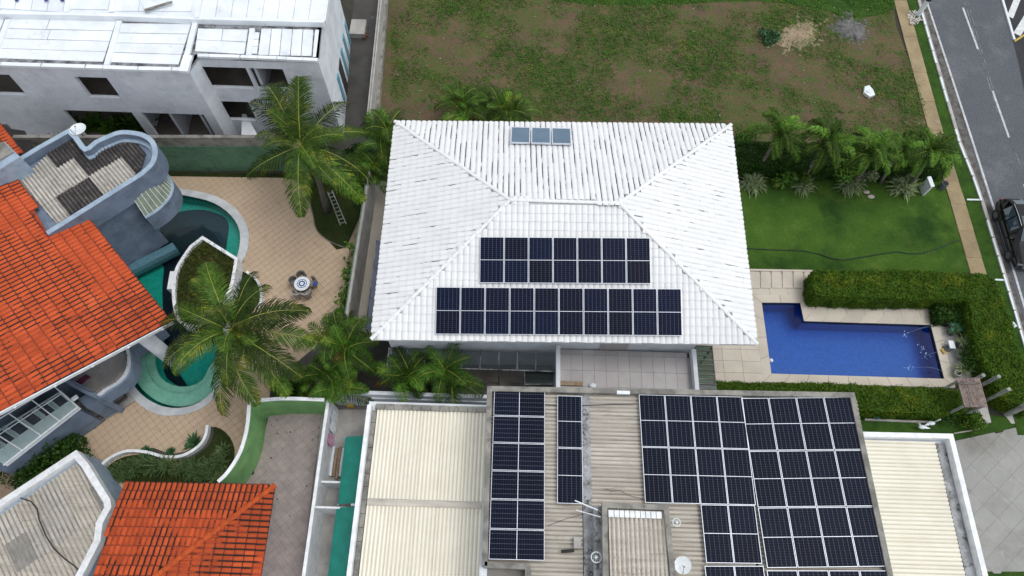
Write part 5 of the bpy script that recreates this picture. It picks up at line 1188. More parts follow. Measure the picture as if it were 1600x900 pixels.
# roof deck with panels
rp=[A0+nS_*.0,A1,A2,A3,A4,P(-120,-70,ZU)]
RD=B().prism([tuple(p.xy) for p in rp],ZU-.18,ZU-.02).obj('roof_deck','joint',ub)
def insetp(pts,g):
    q_=[(p.x,p.y) for p in pts]; a_=offset(q_,g); a_=a_ if area(a_)<area(q_) else offset(q_,-g); return [Vector((x,y,p.z)) for (x,y),p in zip(a_,pts)]
def rq(l,z=ZU,th=.09,g=.018,nm='roof_panel',mk='roofpaint'):
    pts=[P(a,c,z) for a,c in l]; c_=sum(pts,Vector())/len(pts); pts=insetp(pts,g); B().slab3([p+Vector((0,0,rnd.uniform(-.012,.012))) for p in pts],th).obj(nm,mk,RD)
def grid(TL,TR,BR,BL,cols,rows,z=ZU,splits=None,merge=()):
    L=lambda a,b,t:(a[0]+(b[0]-a[0])*t,a[1]+(b[1]-a[1])*t)
    for r in range(rows):
        cs=splits.get(r,[0,1]) if splits else [k/cols for k in range(cols+1)]
        for c0,c1 in zip(cs,cs[1:]):
            l0=L(TL,BL,r/rows); l1=L(TL,BL,(r+1)/rows); r0=L(TR,BR,r/rows); r1=L(TR,BR,(r+1)/rows)
            rq([L(l0,r0,c0),L(l0,r0,c1),L(l1,r1,c1),L(l1,r1,c0)],z)
grid((14,29),(182,32),(161,97),(-9,91),1,4,splits={0:[0,.38,1],1:[0,.42,1]})
grid((-140,25),(7,28),(-14,90),(-170,86),1,4)
grid((189,36),(299,37),(279,101),(170,97),1,4)
grid((309,44),(388,46),(382,85),(304,80),1,2,splits={0:[0,.5,1]})
grid((396,50),(406,50),(402,84),(391,84),1,3)
grid((408,44),(490,46),(487,88),(403,86),5,1,splits=None)
grid((492,46),(499,46),(494,89),(488,89),1,1)
for c0,c1 in (((20,-40),(12,14)),): pass
grid((10,-60),(112,-60),(98,19),(-2,13),4,1,ZU+.3)
grid((-140,-60),(6,-60),(-6,12),(-150,8),3,1,ZU+.3)
grid((118,-60),(184,-60),(169,15),(107,14),1,3,ZU+.3); grid((190,-60),(312,-60),(299,18),(177,17),1,4,ZU+.3,splits={3:[0,.32,1],1:[0,.6,1]})
grid((325,-60),(520,-60),(506,31),(312,27),8,1,ZU+.3)
# raised beams and step
def beam(l,w_=.28,z0=ZU-.1,z1=ZU+.12,nm='roof_beam'): B().band([tuple(P(a,c,z1).xy) for a,c in l],w_,z0,z1).obj(nm,'roofpaint',RD)
for l in (((12,30),(-12,92)),((186,32),(166,101)),((305,32),(288,100)),((394,44),(388,86)),): beam(l)
for l in (((-6,12),(5,-60)),((103,18),(117,-60)),((173,18),(188,-60)),((307,27),(318,-60))): beam(l,.28,ZU+.1,ZU+.42)
rp2=[P(a,c,ZU+.28) for a,c in ((-160,14),(100,21),(310,25),(508,32),(525,-80),(-160,-80))]
B().prism([tuple(p.xy) for p in rp2],ZU-.1,ZU+.24).obj('upper_roof_step','roofpaint',RD)
beam(((-160,17),(100,21),(182,23),(308,28)),.22,ZU,ZU+.36,'upper_roof_edge'); beam(((308,28),(506,33)),.2,ZU,ZU+.36,'upper_roof_edge')
for (a,c,e,f_) in ((0,102,64,104),(64,104,133,106),(133,106,160,107),(160,107,215,109),(215,109,268,110),(268,110,292,110.5),(-120,97,-60,99),(-60,99,0,102)):
    B().wallseg(tuple((P(a,c,ZU+.1).xy)),tuple(P(e,f_,ZU+.1).lerp(P(a,c,ZU+.1),.03).xy),.24,ZU-.05,ZU+.1,0,1).obj('coping_stone','roofpaint',RD)
for (a,c,e,f_) in ((308,88,326,88.5),(326,88.5,375,90),(375,90,402,91),(402,91,432,92),(432,92,447,93),(447,93,473,94),(473,94,496,95)):
    B().wallseg(tuple((P(a,c,ZU+.1).xy)),tuple(P(e,f_,ZU+.1).lerp(P(a,c,ZU+.1),.03).xy),.2,ZU-.05,ZU+.1,0,1).obj('coping_stone','roofpaint',RD)
B().prism([tuple(p.xy) for p in X2([(287,86),(301,87),(293,112),(279,111)],ZU+.12)],ZU-.05,ZU+.14).obj('roof_post','roofpaint',RD)
# loose triangular sheet and plank on the roof
tag(B().slab3([P(221,2,ZU+.4),P(262,2,ZU+.45),P(226,17,ZU+.4)],.04).obj('loose_sheet','roofpaint'),'loose triangular sheet on the white flat roof','sheet')
tag(B().tube([P(226,16,ZU+.45),P(269,3,ZU+.5)],.07,6).obj('grey_plank','conc'),'grey plank lying along the triangular sheet on the white roof','plank')
for k,px in enumerate((26,72,97)): tag(B().ball(P(px,-.5,ZU+.42),.12,8,0,(1,1,.6)).obj('dark_bundle','bluecloth'),['left','middle','right'][k]+' of three small dark blue bundles at the top edge of the white roof','bundle')
# turquoise tiled bands on the east wall: slanting in the picture because they stand upright
dE=(A4-A3).xy.normalized(); nE=Vector((dE.y,-dE.x))
def band_e(tl,bl,w_,mk='turq',nm='tile_band'):
    u0,z1=onwall(A3,A4,*tl); u1,z0=onwall(A3,A4,*bl); z0=max(z0,.05); p=A3.xy+dE*(u0); B().wallseg(tuple(p+nE*.03),tuple(p+dE*w_+nE*.03),.05,z0,z1).obj(nm,mk,ub)
for tl,bl in (((538,39),(548,80)),((535,60),(546,101)),((532,82),(543,120)),((526,122),(538,160))): band_e(tl,bl,.42)
u0,z1=onwall(A3,A4,529,108); p=A3.xy+dE*u0; B().wallseg(tuple(p+nE*.015),tuple(p+dE*.9+nE*.015),.06,.1,z1).obj('side_opening','dark',ub)
tag(B().box(P(560,45,.2),(1.0,1.3,.4)).obj('concrete_step','conc_light'),'pale concrete step across the dark alley beside the white building','step')
b=B()
for k in range(14): b.box(P(566+rnd.uniform(-7,7),54+rnd.uniform(-4,4),.08),(rnd.uniform(.1,.4),rnd.uniform(.05,.15),.1),rnd.uniform(0,3))
stuff(tag(b.obj('rubble_pile','red'),'reddish rubble in the alley beside the white building','rubble'))
tag(B().prism([tuple(p.xy) for p in X2([(378,178),(384,178),(406,217),(377,217)],1.3)],0,1.3).obj('white_pier','whitewall'),'short white wall pier in front of the unfinished building','wall')
# dark shed at far left and grey mesh by the orange roof
tag(B().slab3([P(6,200,3),P(38,204,3),P(60,250,3),P(40,262,3)],.08).obj('dark_canopy','dark'),'dark sheet canopy between the orange roof and the tall garden wall','canopy')
b=thing('dark_fence','dark slatted fence at the left edge below the white building','fence',P(2,185,0))
for k in range(8): B().wallseg(tuple(P(-10+k*3.4,165+k*1.0,1.6).xy),tuple(P(-16+k*3.4,188+k*1.2,1.6).xy),.06,0,1.6).obj('slat','conc_dark',b)
# ------------------------------------------------------------------ hatched island painted on dark asphalt, top right corner
sheet('side_lot',[(1560,-60),(1566,0),(1583,64),(1592,100),(1602,150),(1720,150),(1720,-60)],.012,'darkasph',bottom=.002)
struct(B().band([tuple(p.xy) for p in X2([(1557,-60),(1566,2),(1584,63)])],.14,.005,.10).obj('lot_kerb','white'))
for a,c,w_ in (((1578,27),(1605,-40),.42),((1589,54),(1640,-30),.5),((1566,-4),(1584,-60),.42)): struct(B().wallseg(tuple(P(*a).xy),tuple(P(*c).xy),w_,.013,.018).obj('hatch_stripe','paint2'))
struct(B().wallseg(tuple(P(1584,66).xy),tuple(P(1630,36).xy),.12,.005,.12).obj('yellow_kerb','yellow'))
# ------------------------------------------------------------------ palms
def frond(name,L,nl,ll,p0,droop,mk,seed,vang=.35,wid=.035,hang=.5,rmk='rachis',curl=0,rr=.022,vj=.15):
    """one frond: rib along +X starting at pitch p0, bending down by droop; leaflets both sides"""
    r=random.Random(seed); b=B(); n=14; pts=[Vector((0,0,0))]; 
    for i in range(n):
        t=(i+.5)/n; a=p0-droop*t**1.3; y=curl*t; pts.append(pts[-1]+Vector((math.cos(a)*math.cos(y),math.sin(y)*math.cos(a),math.sin(a)))*(L/n))
    b.tube(pts,rr,4,1,r2=rr*.25,cap=False)
    for k in range(nl):
        t=.10+.90*(k+r.uniform(-.3,.3))/nl; t=min(max(t,.05),.995); f=t*n; i=min(int(f),n-1); p=pts[i].lerp(pts[i+1],f-i); T=(pts[i+1]-pts[i]).normalized()
        S=T.cross(Vector((0,0,1))).normalized(); U=S.cross(T).normalized(); l=ll*(math.sin(math.pi*min(1,(t*.92+.10)))**.55)*r.uniform(.85,1.1)
        for s in (-1,1):
            fw_=.45+.75*t+r.uniform(-.12,.12); d=(S*s+T*fw_+U*(vang+r.uniform(-vj,vj))).normalized(); d2=(d+Vector((0,0,-hang*r.uniform(.6,1.4)))).normalized(); d3=(d2+Vector((0,0,-hang*1.2))).normalized()
            w_=wid*r.uniform(.8,1.2); nrm=d.cross(T); side=T*w_*.5 if abs(d.dot(T))<.9 else S*w_*.5
            side=(T-d*T.dot(d)).normalized()*w_*.5
            a=p; m=p+d*l*.4; q=m+d2*l*.35; e=q+d3*l*.25
            b.add([a-side*.6,a+side*.6,m+side,m-side,q+side*.7,q-side*.7,e],[(0,1,2,3),(3,2,4,5),(5,4,6)],0)
    return b.mesh(name,[mk,rmk])
CF=[frond('frond',3.6,84,.95,R(50),R(95),'leaf_coco',1,.25,.036,.6),frond('frond',3.9,90,1.0,R(22),R(70),'leaf_coco',2,.15,.036,.65,curl=.25),frond('frond',3.7,86,.95,R(0),R(62),'leaf_coco',3,.05,.036,.7,curl=-.2),frond('frond',3.0,52,.8,R(68),R(80),'leaf_coco',4,.35,.045,.35)]
AF=[frond('frond',1.9,32,.58,R(62),R(100),'leaf_areca',11,.35,.036,.4,rr=.022),frond('frond',2.2,36,.62,R(40),R(105),'leaf_areca',12,.3,.036,.5,curl=.2,rr=.022),frond('frond',1.7,30,.52,R(75),R(70),'leaf_areca',13,.45,.036,.35,rr=.022),frond('frond',1.9,30,.5,R(20),R(70),'leaf_dry',14,.2,.035,.6,rr=.014)]
FF=[frond('frond',1.8,62,.40,R(55),R(125),'leaf_fox',21,.6,.042,.45,rr=.016,vj=.8),frond('frond',1.9,66,.42,R(30),R(115),'leaf_fox',22,.5,.042,.5,rr=.016,curl=.2,vj=.8),frond('frond',1.7,58,.38,R(75),R(115),'leaf_fox',23,.7,.042,.4,rr=.016,vj=.8)]
def palm(name,label,top,base,fr,n,group=None,tr=.16,tr2=.11,pitches=None,sc_=1.0,seed=0,extra=None,yaws=None,cat='palm tree',nuts=False,cs=False):
    r=random.Random(seed); o=thing(name,label,cat,tuple(base),group); mid=base.lerp(top,.5)+Vector((r.uniform(-.15,.15),r.uniform(-.15,.15),0))
    pts=[base,base.lerp(mid,.5),mid,mid.lerp(top,.5),top]; B().tube(pts,[tr*1.25,tr,tr*.95,tr*.9,tr2],9).obj('trunk','bark',o,smooth=True)
    if cs: B().tube([top+Vector((0,0,-.1)),top+Vector((0,0,.7))],tr2*.9,8,r2=tr2*.35).obj('crownshaft','leaf_areca',o,smooth=True); 
    for k in range(n):
        t=k/n; y=yaws[k] if yaws else k*2.39996+r.uniform(-.25,.25)
        lay=0 if t<.35 else (1 if t<.7 else 2)
        me=fr[min(lay+ (3 if t<.12 and len(fr)>3 and name=='coconut_palm' else 0),len(fr)-1)] if name!='areca_palm' else fr[r.choice([0,0,1,1,2])]
        M=Matrix.Translation(top+Vector((0,0,.5 if cs else .05)))@Matrix.Rotation(y,4,'Z')@Matrix.Rotation(r.uniform(-.18,.12),4,'Y')@Matrix.Rotation(r.uniform(-.3,.3),4,'X')@Matrix.Scale(sc_*r.uniform(.85,1.08),4)
        put('frond',me,o,M)
    if extra:
        for k in range(extra): put('frond',AF[3],o,Matrix.Translation(top)@Matrix.Rotation(r.uniform(0,6.3),4,'Z')@Matrix.Rotation(.4,4,'Y')@Matrix.Scale(sc_*.9,4))
    if nuts:
        for k in range(6): a=r.uniform(0,6.3); B().ball(top+Vector((.25*math.cos(a),.25*math.sin(a),-.2-.1*r.random())),.12,8,0,(1,1,1.2)).obj('coconut','leaf_agave' if k%2 else 'tan',o,smooth=True)
    return o
def aim(name,label,top,base,tips,seed,group):
    r=random.Random(seed); o=thing(name,label,'palm tree',tuple(base),group); mid=base.lerp(top,.5)+Vector((.15,.1,0))
    B().tube([base,base.lerp(mid,.5),mid,mid.lerp(top,.5),top],[.24,.17,.155,.15,.13],10).obj('trunk','bark',o,smooth=True)
    for k,(px,py,lv) in enumerate(tips):
        me=CF[lv]; rx=max(v.co.x for v in me.vertices); zt=top.z+(-1.3,-.9,-1.6,.6)[lv]
        t=P(px,py,zt)-top; h=math.hypot(t.x,t.y); yaw=math.atan2(t.y,t.x)-(.13 if lv==1 else (-.1 if lv==2 else 0)); s=min(1.25,max(.6,h/rx))
        put('frond',me,o,Matrix.Translation(top+Vector((0,0,.05)))@Matrix.Rotation(yaw,4,'Z')@Matrix.Rotation(r.uniform(-.08,.08),4,'Y')@Matrix.Rotation(r.uniform(-.25,.25),4,'X')@Matrix.Scale(s,4))
    for k in range(6): a=r.uniform(0,6.3); B().ball(top+Vector((.25*math.cos(a),.25*math.sin(a),-.2-.1*r.random())),.12,8,0,(1,1,1.2)).obj('coconut','leaf_agave' if k%2 else 'tan',o,smooth=True)
    return o
def areca(label,px,z,n,nf,seed,sc_=1.0,spread=.7,group='areca palms by the boundary walls',base_z=0):
    """clump of several thin stems"""
    r=random.Random(seed); c=P(px[0],px[1],z); o=thing('areca_palm',label,'palm',(c.x,c.y,base_z),group)
    for s in range(n):
        a=r.uniform(0,6.3); d=r.uniform(.1,spread); b0=Vector((c.x+.25*d*math.cos(a),c.y+.25*d*math.sin(a),base_z)); t=Vector((c.x+d*math.cos(a),c.y+d*math.sin(a),z*r.uniform(.65,1.08)))
        B().tube([b0,b0.lerp(t,.5)+Vector((0,0,.1)),t],.05,6,r2=.03).obj('stem','rachis',o)
        for k in range(nf):
            y=k*2.4+r.uniform(-.4,.4); me=AF[r.choice([0,0,1,1,2]) if r.random()>.07 else 3]
            put('frond',me,o,Matrix.Translation(t)@Matrix.Rotation(y,4,'Z')@Matrix.Rotation(r.uniform(-.2,.2),4,'Y')@Matrix.Scale(sc_*r.uniform(.8,1.1),4))
aim('coconut_palm','large coconut palm in front of the tall dark green garden wall',P(470,228,6),P(512,330,0),[(386,165,1),(412,140,0),(440,124,0),(470,140,3),(503,132,0),(545,160,1),(574,212,1),(583,278,2),(561,320,2),(530,300,1),(478,344,1),(505,290,0),(392,288,2),(400,222,1),(430,262,0),(548,240,0),(420,190,3),(500,200,3)],3,'coconut palms in the patio garden')
aim('coconut_palm','large coconut palm overhanging the lower lobe of the green garden pool',P(362,517,6.2),P(430,605,0),[(310,445,1),(345,440,0),(404,433,1),(440,470,0),(490,488,1),(497,512,0),(492,545,2),(480,593,1),(455,615,2),(408,640,1),(375,625,0),(335,648,2),(300,610,0),(264,580,1),(258,545,2),(258,512,1),(272,470,2),(300,500,0),(420,560,0),(330,480,3),(390,500,3),(350,560,3)],8,'coconut palms in the patio garden')
areca('dense areca palm clump at the corner between green wall and white house roof',(588,208),2.8,5,7,31,.95,1.0)
areca('areca palm clump below the corner palms, against the left edge of the white roof',(583,255),2.0,4,7,32,.85,.7)
areca('dense dark areca palm clump at the lower left corner of the white roof',(530,530),3.0,5,7,33,.95,.8)
areca('areca palm clump above the short green straight wall',(527,585),2.2,5,6,34,.85,.8)
areca('low areca palm nearest the top of the service yard',(478,588),1.6,3,5,39,.7,.5)
areca('left areca palm clump of the pair behind the cream roof',(638,588),2.4,4,6,35,.9,.7)
areca('thin areca palm clump with one upright pale frond behind the cream roof',(700,590),2.6,3,6,36,.95,.35)
areca('left areca palm clump at the vacant lot edge above the white roof',(725,172),1.8,4,7,37,1.0,.8)
areca('right areca palm clump at the vacant lot edge above the white roof',(790,170),1.8,4,7,38,1.0,.7)
for k,(t,b_,lab) in enumerate((((1215,212),(1180,272),'garden palm nearest the white roof with its grey trunk showing'),((1291,225),(1256,280),'second garden palm from the white roof in the dark hedge'),((1361,238),(1330,288),'middle garden palm over the clipped dark hedge'),((1408,235),(1375,286),'garden palm between the middle one and the pavement'),((1450,240),(1418,292),'garden palm nearest the buff pavement at the hedge end'))):
    palm('garden_palm',lab,P(*t,3.5),P(*b_,0),FF,17+k%3,'garden palms along the dark hedge',tr=.10,tr2=.07,seed=50+k,sc_=1.12 if k!=3 else .85,cs=False)
# ------------------------------------------------------------------ hedges and bushes from real leaves
nprng=np.random.default_rng(5)
def leaves(pts,nrm,size,tilt=.8,asp=1.7):
    """numpy arrays of leaf diamonds at pts facing roughly nrm"""
    n=len(pts); r=nprng.normal(size=(n,3))*tilt+nrm; r/=np.linalg.norm(r,axis=1,keepdims=True); t=nprng.normal(size=(n,3)); u=np.cross(r,t); u/=np.linalg.norm(u,axis=1,keepdims=True); v=np.cross(r,u)
    s=(size*nprng.uniform(.6,1.3,size=(n,1))); a=pts+u*s*asp*.5; c=pts-u*s*asp*.5; bb=pts+v*s*.5; d=pts-v*s*.5
    return np.stack([a,bb,c,d],1).reshape(-1,3)
def leafobj(name,V,mk,parent=None,base=None):
    n=len(V)//4; b0=np.array(BASE[parent.name]) if parent is not None else np.array(base if base is not None else V.mean(0)); me=bpy.data.meshes.new(name); V=(V-b0).astype(np.float32)
    me.vertices.add(4*n); me.vertices.foreach_set('co',V.ravel()); me.loops.add(4*n); me.loops.foreach_set('vertex_index',np.arange(4*n,dtype=np.int32)); me.polygons.add(n)
    me.polygons.foreach_set('loop_start',np.arange(0,4*n,4,dtype=np.int32)); me.polygons.foreach_set('loop_total',np.full(n,4,dtype=np.int32)); me.materials.append(K[mk]); me.update(calc_edges=True)
    o=bpy.data.objects.new(name,me); COL.objects.link(o)
    if parent is not None: o.parent=parent; BASE[o.name]=BASE[parent.name]
    else: o.location=Vector(b0); BASE[o.name]=Vector(b0)
    return o
def tri_sample(T,n):
    T=np.array(T,float); A=np.linalg.norm(np.cross(T[:,1]-T[:,0],T[:,2]-T[:,0]),axis=1); i=nprng.choice(len(T),size=n,p=A/A.sum()); r1=np.sqrt(nprng.random(n))[:,None]; r2=nprng.random(n)[:,None]
    p=T[i,0]*(1-r1)+T[i,1]*r1*(1-r2)+T[i,2]*r1*r2; nn=np.cross(T[i,1]-T[i,0],T[i,2]-T[i,0]); nn/=np.linalg.norm(nn,axis=1,keepdims=True); return p,nn,A.sum()
def hedge(name,label,poly,h,mk,dens=420,size=.075,rough=.055,cat='hedge'):
    poly=[tuple(p) for p in poly]; a=sum(poly[i][0]*poly[(i+1)%len(poly)][1]-poly[(i+1)%len(poly)][0]*poly[i][1] for i in range(len(poly)))
    if a<0: poly=poly[::-1]
    c=(sum(p[0] for p in poly)/len(poly),sum(p[1] for p in poly)/len(poly)); o=thing(name,label,cat,(c[0],c[1],0)); ins=[(p[0],p[1]) for p in poly]
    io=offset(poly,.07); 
    if area(io)>area(poly): io=offset(poly,-.07)
    B().prism(io,0,h-.08).obj('hedge_core','core',o)
    from mathutils.geometry import tessellate_polygon
    T=[[(poly[i][0],poly[i][1],h) for i in t] for t in tessellate_polygon([[Vector((p[0],p[1],0)) for p in poly]])]
    T=[t if np.cross(np.subtract(t[1],t[0]),np.subtract(t[2],t[0]))[2]>0 else t[::-1] for t in T]
    for i in range(len(poly)):
        p,q=poly[i],poly[(i+1)%len(poly)]; T+=[[(p[0],p[1],0),(q[0],q[1],0),(q[0],q[1],h)],[(p[0],p[1],0),(q[0],q[1],h),(p[0],p[1],h)]]
    _,_,A=tri_sample(T,1); n=int(A*dens); p,nn,_=tri_sample(T,n)
    bump=np.sin(p[:,0]*3.1+p[:,1]*1.7)*np.sin(p[:,1]*4.3-p[:,0]*2.2)*.07+nprng.normal(size=n)*rough; p=p+nn*bump[:,None]; p[:,2]=np.maximum(p[:,2],.02)
    x=leafobj('hedge_leaves',leaves(p,nn,size),mk,o); stuff(x); return o
HZ=1.25
hedge('clipped_hedge','tall bright green clipped hedge shaped like an L round the pool deck',[tuple(p) for p in [P(1272,423,HZ).xy,P(1400,423.5,HZ).xy,P(1543,429,HZ).xy,P(1556,440,HZ).xy,P(1578,500,HZ).xy,P(1620,640,HZ).xy,P(1575,628,HZ).xy,P(1553,600,HZ).xy,P(1528,545,HZ).xy,P(1511,468,HZ).xy,P(1400,467,HZ).xy,P(1275,463,HZ).xy,P(1268,445,HZ).xy]],HZ,'leaf_hedge',1000,.052)
hedge('clipped_hedge','long low bright hedge between the blue pool and the solar panel building',xy([(1118,597),(1300,601),(1480,608),(1500,612),(1503,640),(1480,648),(1340,642),(1118,620)],.9),.9,'leaf_hedge',1000,.052)
hedge('clipped_hedge','long dark hedge behind the garden palms along the vacant lot',xy([(1143,222),(1300,224),(1478,218),(1492,230),(1486,262),(1400,262),(1143,258)],1.3),1.3,'leaf_dark',650,.06)
hedge('clipped_hedge','small dark green clipped bush in the inner corner of the pool hedge',xy([(1461,474),(1502,474),(1506,499),(1466,499)],.7),.7,'leaf_dark',420,.07)
def bush(name,label,c,r,h,mk,n=900,size=.09,cat='shrub',clumps=7,seed=1,group=None,zb=0):
    rr=np.random.default_rng(seed); o=thing(name,label,cat,(c.x,c.y,zb),group); P_=[];N_=[]
    for k in range(clumps):
        a=rr.uniform(0,6.3); d=r*.6*rr.random()**.5 if k else 0; cc=np.array([c.x+d*math.cos(a),c.y+d*math.sin(a),zb+h*rr.uniform(.4,.75)]); q=rr.normal(size=(n//clumps,3)); q/=np.linalg.norm(q,axis=1,keepdims=True); rad=r*.5*rr.uniform(.7,1.2)
        P_.append(cc+q*np.array([rad,rad,h*.35])*rr.uniform(.75,1.08,size=(len(q),1))); N_.append(q)
        B().tube([(c.x,c.y,zb),tuple(cc)],.02,5).obj('stem','bark',o)
    x=leafobj('foliage',leaves(np.concatenate(P_),np.concatenate(N_),size),mk,o); stuff(x); return o
bush('leafy_shrub','dark rounded leafy shrub between the glass lean-to and the patio',P(100,715,1.0),1.5,1.6,'leaf_dark',3000,.12,seed=3,clumps=10)
bush('leafy_shrub','dark shrub at the left edge under the glass lean-to',P(40,735,.8),1.2,1.3,'leaf_dark',1800,.11,seed=4)
bush('leafy_shrub','loose green shrub left of the drive, beside the timber pergola',P(1520,655,.6),.75,.9,'leaf_hedge',1200,.08,seed=5)
bush('leafy_shrub','dark olive shrub between the white birds and the pergola',P(1478,650,.6),.7,.8,'leaf_dark',1000,.08,seed=6)
bush('leafy_shrub','bright green broad-leaved shrub between the first two garden palms',P(1228,272,.8),.75,1.0,'leaf_weed',700,.15,seed=7)
bush('leafy_shrub','bright broad-leaved shrub right above the striped clump',P(1258,275,.7),.5,.8,'leaf_weed',420,.14,seed=17)
bush('leafy_shrub','dark shadowy shrub behind the potted plants by the pool',P(1522,560,.8),.8,1.2,'leaf_dark',1500,.08,seed=9)
bush('leafy_shrub','dark shrub under the timber pergola end posts',P(1562,610,.5),.6,.8,'leaf_dark',900,.08,seed=10)
bush('leafy_shrub','dark undergrowth between the coconut palm and the areca clump',P(450,610,.6),.9,.9,'leaf_dark',1400,.12,seed=11)
bush('leafy_shrub','dark undergrowth below the corner areca palms',P(560,240,.6),.9,1.2,'leaf_dark',1400,.13,seed=12)
bush('leafy_shrub','blue-green weedy shrub beside the sand heap on the vacant lot',P(1203,55,.3),.75,.5,'leaf_agave',700,.12,seed=13)
bush('leafy_shrub','pale yellow-green shrub under the middle garden palm',P(1362,266,1.0),.55,1.1,'leaf_brom',900,.08,seed=21)
bush('leafy_shrub','pale yellow-green shrub left of the white meter box',P(1428,268,1.0),.5,1.1,'leaf_brom',900,.08,seed=22)
bush('small_plant','small round green plant in the left garden palm bed corner',P(1168,220,.5),.8,.8,'leaf_weed',700,.1,seed=14)
bush('leafy_shrub','bushy green shrub filling the hedge between the second and middle garden palms',P(1322,258,1.1),.9,1.6,'leaf_fox',1500,.1,seed=41)
bush('leafy_shrub','rounded green shrub at the hedge end beside the buff pavement',P(1474,246,1.1),.9,1.7,'leaf_fox',1600,.09,seed=42)
bush('leafy_shrub','green shrub between the middle garden palm and the one nearer the pavement',P(1395,255,1.1),.8,1.6,'leaf_fox',1300,.1,seed=43)
lf=[tuple(p) for p in xy([(410,645),(500,642),(480,790),(440,900),(430,760)])]; b=B()
for k in range(70):
    x=rnd.uniform(min(p[0] for p in lf),max(p[0] for p in lf)); y=rnd.uniform(min(p[1] for p in lf),max(p[1] for p in lf))
    if inpoly((x,y),lf) and rnd.random()<(.9 if y>8.2 else .25): b.ball((x,y,.03),rnd.uniform(.02,.045),5,0,(1,1,.4))
stuff(tag(b.obj('fallen_leaves','dark'),'small dark fallen leaves on the pink grey paved yard','leaves'))
bush('leafy_shrub','dark undergrowth at the foot of the areca palms behind the cream roof',P(650,606,.4),.8,.6,'leaf_dark',900,.1,seed=31)
bush('leafy_shrub','dark undergrowth at the foot of the areca clump near the service yard',P(540,600,.4),.9,.7,'leaf_dark',1000,.1,seed=32)
# grass-like clumps
def blades(name,n,L,w_,mk,seed,spread=.1,up=.9,bend=1.2):
    r=random.Random(seed); b=B()
    for k in range(n):
        a=r.uniform(0,6.3); el=r.uniform(.15,1)*up*1.5; l=L*r.uniform(.7,1.15); d=Vector((math.cos(a),math.sin(a),0)); p=Vector((r.uniform(-spread,spread),r.uniform(-spread,spread),0)); s=Vector((-d.y,d.x,0))*w_*.5; pts=[p]
        for i in range(3): e=el-bend*i/3; p=p+(d*math.cos(e)+Vector((0,0,math.sin(e))))*l/3; pts.append(p)
        b.add([pts[0]-s*.6,pts[0]+s*.6,pts[1]+s,pts[1]-s,pts[2]+s*.8,pts[2]-s*.8,pts[3]],[(0,1,2,3),(3,2,4,5),(5,4,6)])
    return b.mesh(name,mk)
BM=blades('leaf_clump',260,.52,.035,'leaf_brom',1,.16,1.0,1.5); AM=[blades('agave_leaves',60,.52,.11,'leaf_agave',2,.04,.9,.5)]; GM=[blades('leaf_clump',60,.6,.045,'leaf_bed',3,.15),blades('leaf_clump',60,.75,.05,'leaf_brom',4,.15)]
def clump(name,label,p,me,s,cat,group=None,seed=0):
    o=put(name,me,None,Matrix.Translation(p)@Matrix.Rotation(seed*1.3,4,'Z')@Matrix.Scale(s,4)); return tag(o,label,cat,group)
for k,(px,lab,s) in enumerate((((1174,288),'dull striped grass clump nearest the white roof on the lawn edge',1.8),((1252,292),'striped grass clump under the bright broad-leaved shrub',1.6),((1326,290),'striped grass clump left of the two pale stones',1.9),((1408,293),'striped grass clump right of the two pale stones',2.0))):
    clump('striped_grass',lab,P(*px,.0),BM,s,'plant','striped grass clumps along the lawn',k)
for k,(px,lab,s) in enumerate((((305,692),'largest blue-green agave in front of the white curved wall',1.15),((268,706),'small agave in the middle of the curved bed',.6),((230,705),'dark agave at the left of the curved bed',.75))):
    clump('agave',lab,P(*px,.05),AM[0],s,'plant','agaves by the white curved wall',k)
K['leaf_bed2']=leafmat('bed_strap_leaf',(.085,.14,.05),(.05,.09,.03),3,.2,.5,(.17,.21,.08))
GM2=blades('leaf_clump',45,.6,.06,'leaf_bed2',5,.15)
bed=[(175,740),(188,733),(200,727),(213,722),(226,727),(232,722),(180,748),(195,744),(210,738),(285,735),(296,744),(305,735),(312,746),(322,742),(330,738),(338,730),(344,722),(346,712),(350,703),(335,747),(348,740),(290,727),(302,727),(274,733),(316,735),(326,728)]
for k,px in enumerate(bed): clump('strap_leaf_plant','strap-leaved plant in the long leafy bed behind the white curved wall',P(px[0]+rnd.uniform(-2,2),px[1],.05),GM2,rnd.uniform(.7,1.05),'plant','strap-leaved plants in the curved bed',k)
for k,px in enumerate(((247,727),(262,728))): clump('young_palm',['left','right'][k]+' young palm rising from the leafy bed beside the orange hip roof',P(px[0],px[1],.7),AF and blades('leaf_clump',34,.8,.06,'leaf_bed2',6+k,.03,1.0,1.1),1,'plant','young palms in the curved bed',k)
# wild grass in the raised planter
V=[]
pn=np.array(pw); b=B(); r=random.Random(4); cnt=0
while cnt<1500:
    x=r.uniform(pn[:,0].min(),pn[:,0].max()); y=r.uniform(pn[:,1].min(),pn[:,1].max())
    if not inpoly((x,y),pw): continue
    cnt+=1; a=r.uniform(0,6.3); l=r.uniform(.15,.5); d=Vector((math.cos(a),math.sin(a),0)); s=Vector((-d.y,d.x,0))*.012; p=Vector((x,y,PZ-.26)); q=p+d*l*.35+Vector((0,0,l*.6)); e=q+d*l*.6+Vector((0,0,-l*.1)); b.add([p-s,p+s,q+s,q-s,e],[(0,1,2,3),(3,2,4)])
stuff(tag(b.obj('wild_grass','leaf_bed'),'olive wild grass overgrowing the raised planter in the garden pool','grass'))
